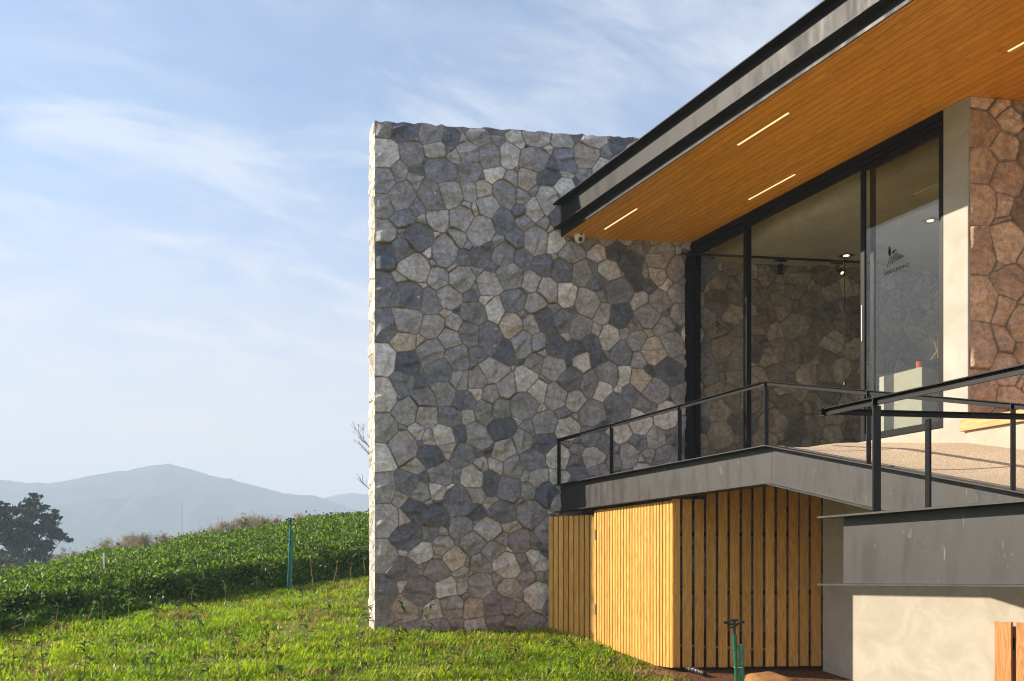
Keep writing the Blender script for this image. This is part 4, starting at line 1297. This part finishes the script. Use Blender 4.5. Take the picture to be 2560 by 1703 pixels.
# dark body
uu = np.linspace(-0.72, -0.02, 170); dd_ = np.concatenate([np.linspace(0.0, 3, 34), np.linspace(3.2, 30, 90)])
U, Dm = np.meshgrid(uu, dd_)
Yt = hedge_Y(np.clip(U, -0.75, 0.1)) + Dm; Xt = U * Yt
Zt, fr_, _ = tea_top(Xt, Yt)
Zt = Zt - 0.09
n1, n2 = U.shape
id3 = np.arange(n1 * n2).reshape(n1, n2)
tf = np.stack([id3[:-1, :-1], id3[:-1, 1:], id3[1:, 1:], id3[1:, :-1]], -1).reshape(-1, 4)
tv = np.stack([Xt, Yt, Zt], -1).reshape(-1, 3)
tri = np.concatenate([tf[:, [0, 1, 2]], tf[:, [0, 2, 3]]])
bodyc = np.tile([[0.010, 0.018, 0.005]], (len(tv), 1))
# leaves
def tea_leaves(n_):
    u = rng.uniform(-0.70, -0.06, n_)
    q = rng.uniform(0, 1, n_) ** 1.7
    d = q * 29.0 - 0.1
    fr0 = rng.uniform(0, 1, n_) < 0.12
    d = np.where(fr0, rng.uniform(-0.1, 0.9, n_), d)
    Y = hedge_Y(np.clip(u, -0.75, 0.1)) + d; X = u * Y
    Z, f_, _ = tea_top(X, Y)
    Z = Z + rng.normal(0.0, 0.045, n_) + (rng.uniform(0, 1, n_) < 0.10) * rng.exponential(0.07, n_)
    # front face: spread down to the soil
    low = (d < 0.9)
    Z = np.where(low, terrain(X, Y) + (Z - terrain(X, Y)) * rng.uniform(0.15, 1.05, n_) ** 0.7, Z)
    return X, Y, Z, d, low
NT = 210000
X, Y, Z, dT, low = tea_leaves(NT)
sc_ = (0.055 + 0.0019 * Y) * rng.uniform(0.7, 1.35, NT)
az = rng.uniform(0, 6.283, NT); el = rng.normal(0.45, 0.5, NT)
d3 = np.stack([np.cos(az) * np.cos(el), np.sin(az) * np.cos(el), np.sin(el)], -1)
rv = rng.normal(0, 1, (NT, 3)); sd3 = np.cross(d3, rv); sd3 /= np.linalg.norm(sd3, axis=1)[:, None]
Pc = np.stack([X, Y, Z], -1)
l_ = sc_[:, None]; w_ = (sc_ * 0.26)[:, None]
nn3 = np.cross(sd3, d3)
TV = np.stack([Pc, Pc + d3 * l_ * 0.5 + sd3 * w_ + nn3 * w_ * 0.4, Pc + d3 * l_, Pc + d3 * l_ * 0.5 - sd3 * w_ + nn3 * w_ * 0.4], 1).reshape(-1, 3)
bb = np.arange(NT)[:, None] * 4
TF = np.concatenate([bb + [0, 1, 2], bb + [0, 2, 3]], 0)
young = (rng.uniform(0, 1, NT) < 0.45) & ~low
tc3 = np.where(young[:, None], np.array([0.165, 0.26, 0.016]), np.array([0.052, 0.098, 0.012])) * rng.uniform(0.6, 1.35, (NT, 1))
tc3 = tc3 * np.where(low, 1.35, 1.0)[:, None]  # front-face leaves lightened, lifting their shade through the colour
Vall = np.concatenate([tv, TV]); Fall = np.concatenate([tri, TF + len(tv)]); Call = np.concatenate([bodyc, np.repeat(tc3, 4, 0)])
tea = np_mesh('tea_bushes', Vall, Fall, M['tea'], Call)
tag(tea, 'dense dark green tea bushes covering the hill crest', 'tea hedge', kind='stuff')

# ------------------------------------------------------------------ saplings and dry stalks
ORD = ['first', 'second', 'third', 'fourth', 'fifth', 'sixth', 'seventh', 'eighth', 'ninth', 'tenth', 'eleventh', 'twelfth', 'thirteenth', 'fourteenth', 'fifteenth', 'sixteenth', 'seventeenth', 'eighteenth', 'nineteenth', 'twentieth', 'twenty-first', 'twenty-second', 'twenty-third', 'twenty-fourth', 'twenty-fifth', 'twenty-sixth', 'twenty-seventh', 'twenty-eighth', 'twenty-ninth', 'thirtieth']
def sapling(bx, by, tx, ty, leaves, label, group, mat='stem', leafc=(0.035, 0.075, 0.016), leafsize=0.17, name='tea_sapling', cat='sapling'):
    b_ = ground_px(bx, by)
    t_ = px_d(tx, ty, b_.y) - b_
    r = empty(name, b_, 0, label, cat, group)
    mid = t_ * 0.5 + Vector((random.uniform(-0.03, 0.03), random.uniform(-0.05, 0.05), 0))
    m = MB(); m.tube([(0, 0, -0.03), mid, t_], [0.009, 0.007, 0.004], 6); m.build('stem', M[mat], r)
    m = MB()
    H = t_.length
    for k in range(leaves):
        f_ = random.uniform(0.2, 1.0) if k > 1 else random.uniform(0.9, 1.02)
        p_ = mid.lerp(t_, (f_ - 0.5) * 2) if f_ > 0.5 else mid * (f_ * 2)
        a_ = random.uniform(0, 6.28); e_ = random.uniform(-0.1, 0.8)
        k2 = random.uniform(0.7, 1.3)
        m.cur = tuple(c_ * k2 for c_ in leafc)
        ls = leafsize * random.uniform(0.6, 1.2)
        m.leaf(p_, (math.cos(a_) * math.cos(e_), math.sin(a_) * math.cos(e_), math.sin(e_)), (0, 0, 1), ls, ls * 0.36, random.uniform(0.2, 0.7))
    m.build('leaves', M['tea'], r)
    return r
wallsap = [
    (978, 1662, 1002, 1494, 22, 'tall leafy sapling in front of the stone wall, nearest its sunlit end'),
    (1050, 1660, 1082, 1488, 20, 'tall leafy sapling leaning right against the base of stone wall'),
    (1009, 1596, 1003, 1550, 8, 'tiny sapling touching the stone wall between two tall saplings'),
    (903, 1618, 934, 1510, 12, 'sapling leaning across the sunlit wall corner'),
    (1211, 1668, 1206, 1598, 8, 'short sapling before the middle of the stone wall base'),
    (1292, 1650, 1287, 1570, 12, 'leafy sapling before the stone wall beside the slatted panel'),
    (1364, 1702, 1391, 1596, 12, 'sapling leaning right before the left slatted panel'),
    (1432, 1692, 1421, 1600, 14, 'bushy topped sapling before the shaded slatted panel'),
    (1503, 1688, 1503, 1612, 8, 'slim sapling standing before the sunlit slatted door'),
]
for (bx, by, tx, ty, nl_, lab) in wallsap:
    sapling(bx, by, tx, ty, nl_, lab, 'young tea saplings planted in the lawn')
lawnsap = sorted([(30, 1698, 38, 1562, 12), (110, 1688, 103, 1588, 10), (208, 1698, 210, 1600, 8), (261, 1596, 255, 1488, 8), (446, 1600, 444, 1515, 8), (505, 1602, 485, 1510, 12),
           (387, 1590, 385, 1515, 6), (328, 1585, 336, 1540, 4), (603, 1703, 578, 1572, 14), (525, 1703, 521, 1640, 8), (668, 1657, 668, 1568, 12), (756, 1535, 754, 1468, 6),
           (819, 1541, 817, 1468, 6), (908, 1695, 896, 1580, 14), (766, 1630, 765, 1540, 8), (373, 1703, 375, 1632, 10), (290, 1660, 292, 1590, 6), (700, 1703, 694, 1610, 10), (840, 1660, 850, 1590, 8),
           (1135, 1698, 1130, 1630, 8)])
for k, (bx, by, tx, ty, nl_) in enumerate(lawnsap):
    sapling(bx, by, tx, ty, nl_ + 3, 'slender tea sapling out in the lawn, %s of these counted from the left' % ORD[k], 'young tea saplings planted in the lawn')
stalks = sorted([(737, 1478, 726, 1437), (785, 1474, 775, 1392), (830, 1463, 845, 1398), (874, 1453, 878, 1402), (913, 1443, 907, 1392), (691, 1470, 692, 1417), (644, 1483, 641, 1443), (212, 1568, 240, 1503),
          (142, 1570, 147, 1515), (390, 1535, 392, 1488), (320, 1545, 322, 1500), (565, 1500, 560, 1455), (480, 1512, 484, 1465), (60, 1590, 66, 1540)])
for k, (bx, by, tx, ty) in enumerate(stalks):
    sapling(bx, by + 2, tx, ty, 6, 'thin dry weed stalk along the tea hedge foot, %s from the left' % ORD[k], 'dry weed stalks at the hedge foot', 'dry', (0.13, 0.16, 0.03), 0.16, 'weed_stalk', 'weed')

# ------------------------------------------------------------------ trees
def leaf_cloud(centers, radii, n_, size, colr, squash=0.6, seed=1, stick=False):
    r_ = np.random.default_rng(seed)
    centers = np.array(centers); radii = np.array(radii)
    pr = radii ** 2 / (radii ** 2).sum()
    k = r_.choice(len(centers), n_, p=pr)
    v = r_.normal(0, 1, (n_, 3)); v /= np.linalg.norm(v, axis=1)[:, None]
    rad = radii[k] * np.abs(r_.normal(0, 0.75, n_)).clip(0, 1.7)
    P = centers[k] + v * rad[:, None] * np.array([1, 1, squash])
    d = r_.normal(0, 1, (n_, 3)); d[:, 2] += 0.2 if not stick else 0.9; d /= np.linalg.norm(d, axis=1)[:, None]
    s = np.cross(d, r_.normal(0, 1, (n_, 3))); s /= np.linalg.norm(s, axis=1)[:, None]
    l = (size * r_.uniform(0.6, 1.4, n_))[:, None]; w = l * (0.32 if not stick else 0.035)
    V = np.stack([P - d * l * .5, P + s * w, P + d * l * .5, P - s * w], 1).reshape(-1, 3)
    b = np.arange(n_)[:, None] * 4
    Fq = (b + [0, 1, 2, 3])
    c = np.array(colr) * r_.uniform(0.6, 1.4, (n_, 1)) * (0.85 + 0.3 * r_.uniform(0, 1, len(centers))[k])[:, None]
    return V, Fq, np.repeat(c, 4, 0)

def tree(name, base, H, clumps, leaf_n, leaf_s, leaf_c, label, cat='tree', group=None, seed=1, squash=0.55, trunk_r=0.25, twigs=None, bark='bark'):
    r = empty(name, base, 0, label, cat, group)
    m = MB()
    rr = random.Random(seed)
    m.tube([(0, 0, -1), (rr.uniform(-.1, .1) * H * .1, 0, H * 0.4), (rr.uniform(-.1, .1) * H * .2, 0, H * 0.8)], [trunk_r, trunk_r * 0.7, trunk_r * 0.25], 8)
    for (c_, rad) in (clumps[::7] if len(clumps) > 60 else clumps):
        z0 = H * rr.uniform(0.2, 0.55)
        z0 = min(z0, c_[2] * 0.85)
        m.tube([(0, 0, z0), ((c_[0]) * 0.5, c_[1] * 0.5, (z0 + c_[2]) * 0.5 + 0.04 * H), c_], [trunk_r * 0.35, trunk_r * 0.22, trunk_r * 0.06], 5)
    m.build('trunk', M[bark], r)
    cs = [c_ for c_, _ in clumps]; rs = [x for _, x in clumps]
    V, Fq, Cc = leaf_cloud(cs, rs, leaf_n, leaf_s, leaf_c, squash, seed)
    if twigs:
        V2, F2_, C2_ = leaf_cloud(cs, rs, twigs[0], twigs[1], twigs[2], squash, seed + 5, True)
        Fq = np.concatenate([Fq, F2_ + len(V)]); V = np.concatenate([V, V2]); Cc = np.concatenate([Cc, C2_])
    np_mesh('crown', V, Fq, M['tree'], Cc, parent=r)
    return r

# big dark tree at the left edge
Dt = 120.0
def P_t(x, y, dy=0.0):
    return px_d(x, y, Dt) + Vector((0, dy, 0))
bt = P_t(60, 1500); bt.z = -8.0
sil = [(72, 1255, 26), (45, 1275, 22), (85, 1282, 20), (20, 1272, 18), (10, 1290, 22), (105, 1285, 14), (60, 1300, 30), (110, 1300, 18), (122, 1290, 10), (25, 1315, 28), (85, 1325, 28), (118, 1330, 22), (128, 1325, 16),
       (140, 1343, 18), (155, 1343, 12), (50, 1345, 30), (10, 1350, 26), (100, 1360, 26), (135, 1362, 16), (20, 1385, 28), (70, 1385, 28), (110, 1392, 20), (40, 1415, 30), (90, 1420, 24), (-20, 1300, 26), (-30, 1350, 30), (-20, 1410, 30), (70, 1240, 12), (95, 1258, 10), (30, 1262, 10), (120, 1310, 12)]
cl = []
for (x, y, rpx) in sil:
    q_ = P_t(x, y, random.uniform(-2.5, 2.5)) - bt
    R_ = rpx / F * Dt
    for j in range(6):
        cl.append(((q_.x + random.gauss(0, .55) * R_, q_.y + random.gauss(0, .6) * R_, q_.z + random.gauss(0, .35) * R_), R_ * random.uniform(0.3, 0.75)))
tree('broadleaf_tree', bt, 18, cl, 34000, 0.42, (0.018, 0.038, 0.018), 'big dark broadleaf tree at the left edge beyond the tea hill', seed=4, squash=0.5, trunk_r=0.35)
# pale shrub under it and bluish tree farther off
def far_tree(x, ytop, ybase, wpx, D, colr, label, seed, n_=2600, name='broadleaf_tree', group=None, twigs=None, ls=0.3):
    b_ = px_d(x, ybase, D); t_ = px_d(x, ytop, D); H = t_.z - b_.z; w_ = wpx / F * D
    rr = random.Random(seed); cl = []
    for k in range(11):
        a = rr.uniform(0, 6.28); q = rr.uniform(0.1, 0.42) * w_
        zf = rr.uniform(0.42, 0.9)
        cl.append(((math.cos(a) * q, math.sin(a) * q, H * zf), w_ * rr.uniform(0.13, 0.24)))
    cl.append(((0, 0, H * 0.93), w_ * 0.16))
    return tree(name, b_, H, cl, n_, ls, colr, label, 'tree', group, seed, 0.75, 0.02 * H, twigs)
far_tree(25, 1395, 1480, 90, 100, (0.06, 0.075, 0.04), 'pale green shrub below the big dark tree', 51, 2600)
far_tree(157, 1368, 1450, 30, 420, (0.03, 0.045, 0.03), 'small bluish tree far off right of the big dark tree', 53, 900, ls=0.7)
gdry = 'dry brown trees beyond the tea hill'
TW = (0.25, 0.20, 0.165)
dry_list = [(135, 1395, 1480, 60, 95), (185, 1378, 1470, 70, 90), (225, 1392, 1450, 50, 88), (268, 1350, 1440, 80, 84), (318, 1342, 1430, 70, 82), (360, 1340, 1425, 70, 80), (408, 1340, 1420, 70, 79), (455, 1345, 1410, 60, 78),
            (500, 1330, 1400, 70, 77), (545, 1322, 1390, 70, 76), (600, 1305, 1380, 80, 75), (640, 1296, 1375, 80, 74), (690, 1298, 1370, 80, 73), (750, 1290, 1360, 70, 72), (795, 1292, 1350, 60, 72)]
for k, (x, yt, yb2, wp, D_) in enumerate(dry_list):
    gr = 0.4 if k in (3, 7) else 0.0
    lc = (0.24 - 0.12 * gr, 0.18 - 0.04 * gr, 0.11)
    far_tree(x, yt, yb2, wp * 1.25, D_, lc, 'dry brown leafed tree behind the tea hill, %s from the left of that row' % ORD[k], 200 + k, 500, 'dry_tree', gdry, (3000, 0.5, TW), 0.13)

# bare tree behind the stone wall, twigs showing at its left end
bare = empty('bare_tree', (px_d(985, 1440, 30).x, 30, tz(px_d(985, 1440, 30).x, 30)), 0, 'bare twiggy tree peeping out behind the sunlit wall end', 'tree')
m = MB(); rr = random.Random(12)
tips = []
def grow(p, d, L_, r_, lev):
    pts = [p]; dd = d.copy()
    for i in range(3):
        dd = (dd + Vector((rr.uniform(-.25, .25), rr.uniform(-.25, .25), rr.uniform(-.05, .25)))).normalized()
        pts.append(pts[-1] + dd * (L_ / 3))
    m.tube(pts, [r_, r_ * 0.85, r_ * 0.7, r_ * 0.5], 5, cap=False)
    if lev == 0:
        tips.append(pts[-1]); return
    for i in range(3 if lev > 1 else 4):
        a = rr.uniform(0, 6.28); sp_ = rr.uniform(0.35, 0.8)
        nd = (dd + Vector((math.cos(a), math.sin(a), rr.uniform(-.2, .5))) * sp_).normalized()
        grow(pts[rr.choice((2, 3))], nd, L_ * rr.uniform(0.55, 0.75), r_ * 0.55, lev - 1)
H0 = 4.9 - bare.location.z
grow(Vector((0, 0, 0)), Vector((0.0, 0, 1)), H0 * 0.30, 0.06, 1)
for (x, y, zoff) in ((915, 1120, 0), (918, 1170, 0), (908, 1252, 0)):
    tgt = px_d(x, y, 30) - bare.location
    st = Vector((0, 0, max(0.3, tgt.z - 0.9)))
    grow(st, (tgt - st).normalized(), (tgt - st).length * 0.75, 0.035, 3)
m.build('branches', M['bark'], bare)
m = MB(); m.cur = (0.09, 0.09, 0.04)
for t_ in tips:
    for k in range(2):
        m.leaf(t_, (rr.uniform(-1, 1), rr.uniform(-1, 1), rr.uniform(0, 1)), (0, 0, 1), 0.05, 0.03, 0.2, 2)
m.build('foliage', M['tree'], bare)

# thin lattice mast on the plain
Dm_ = 520.0
tp_ = px_d(455, 1256, Dm_)
mast = empty('radio_mast', (tp_.x, Dm_, -30), 0, 'thin lattice radio mast standing hazy before the mountain', 'mast')
m = MB(); Hm = tp_.z + 30
leg = [(0.22 * math.cos(a), 0.22 * math.sin(a)) for a in (0.3, 2.4, 4.5)]
for (a, b2) in leg: m.tube([(a, b2, 0), (a * 0.5, b2 * 0.5, Hm)], 0.06, 4)
for k in range(40):
    z_ = Hm * k / 40
    for i in range(3):
        a, b2 = leg[i], leg[(i + 1) % 3]; f1 = 1 - 0.5 * k / 40
        m.tube([(a[0] * f1, a[1] * f1, z_), (b2[0] * f1, b2[1] * f1, z_ + Hm / 40)], 0.03, 3, cap=False)
m.build('lattice', M['rail'], mast)

# ------------------------------------------------------------------ air
if HAZE_DENSITY > 0:
    hz = MB(); hz.box(-3300, 3300, -120, 3300, -75, 232)
    hm = bpy.data.materials.new('haze air'); hm.use_nodes = True
    ht = hm.node_tree; ht.nodes.clear()
    pv = N(ht, 'ShaderNodeVolumePrincipled')
    pv.inputs['Color'].default_value = (0.57, 0.685, 0.86, 1)
    pv.inputs['Density'].default_value = HAZE_DENSITY
    pv.inputs['Anisotropy'].default_value = 0.0
    ho = N(ht, 'ShaderNodeOutputMaterial'); ht.links.new(pv.outputs[0], ho.inputs['Volume'])
    hzo = hz.build('haze', hm)
    tag(hzo, kind='stuff')
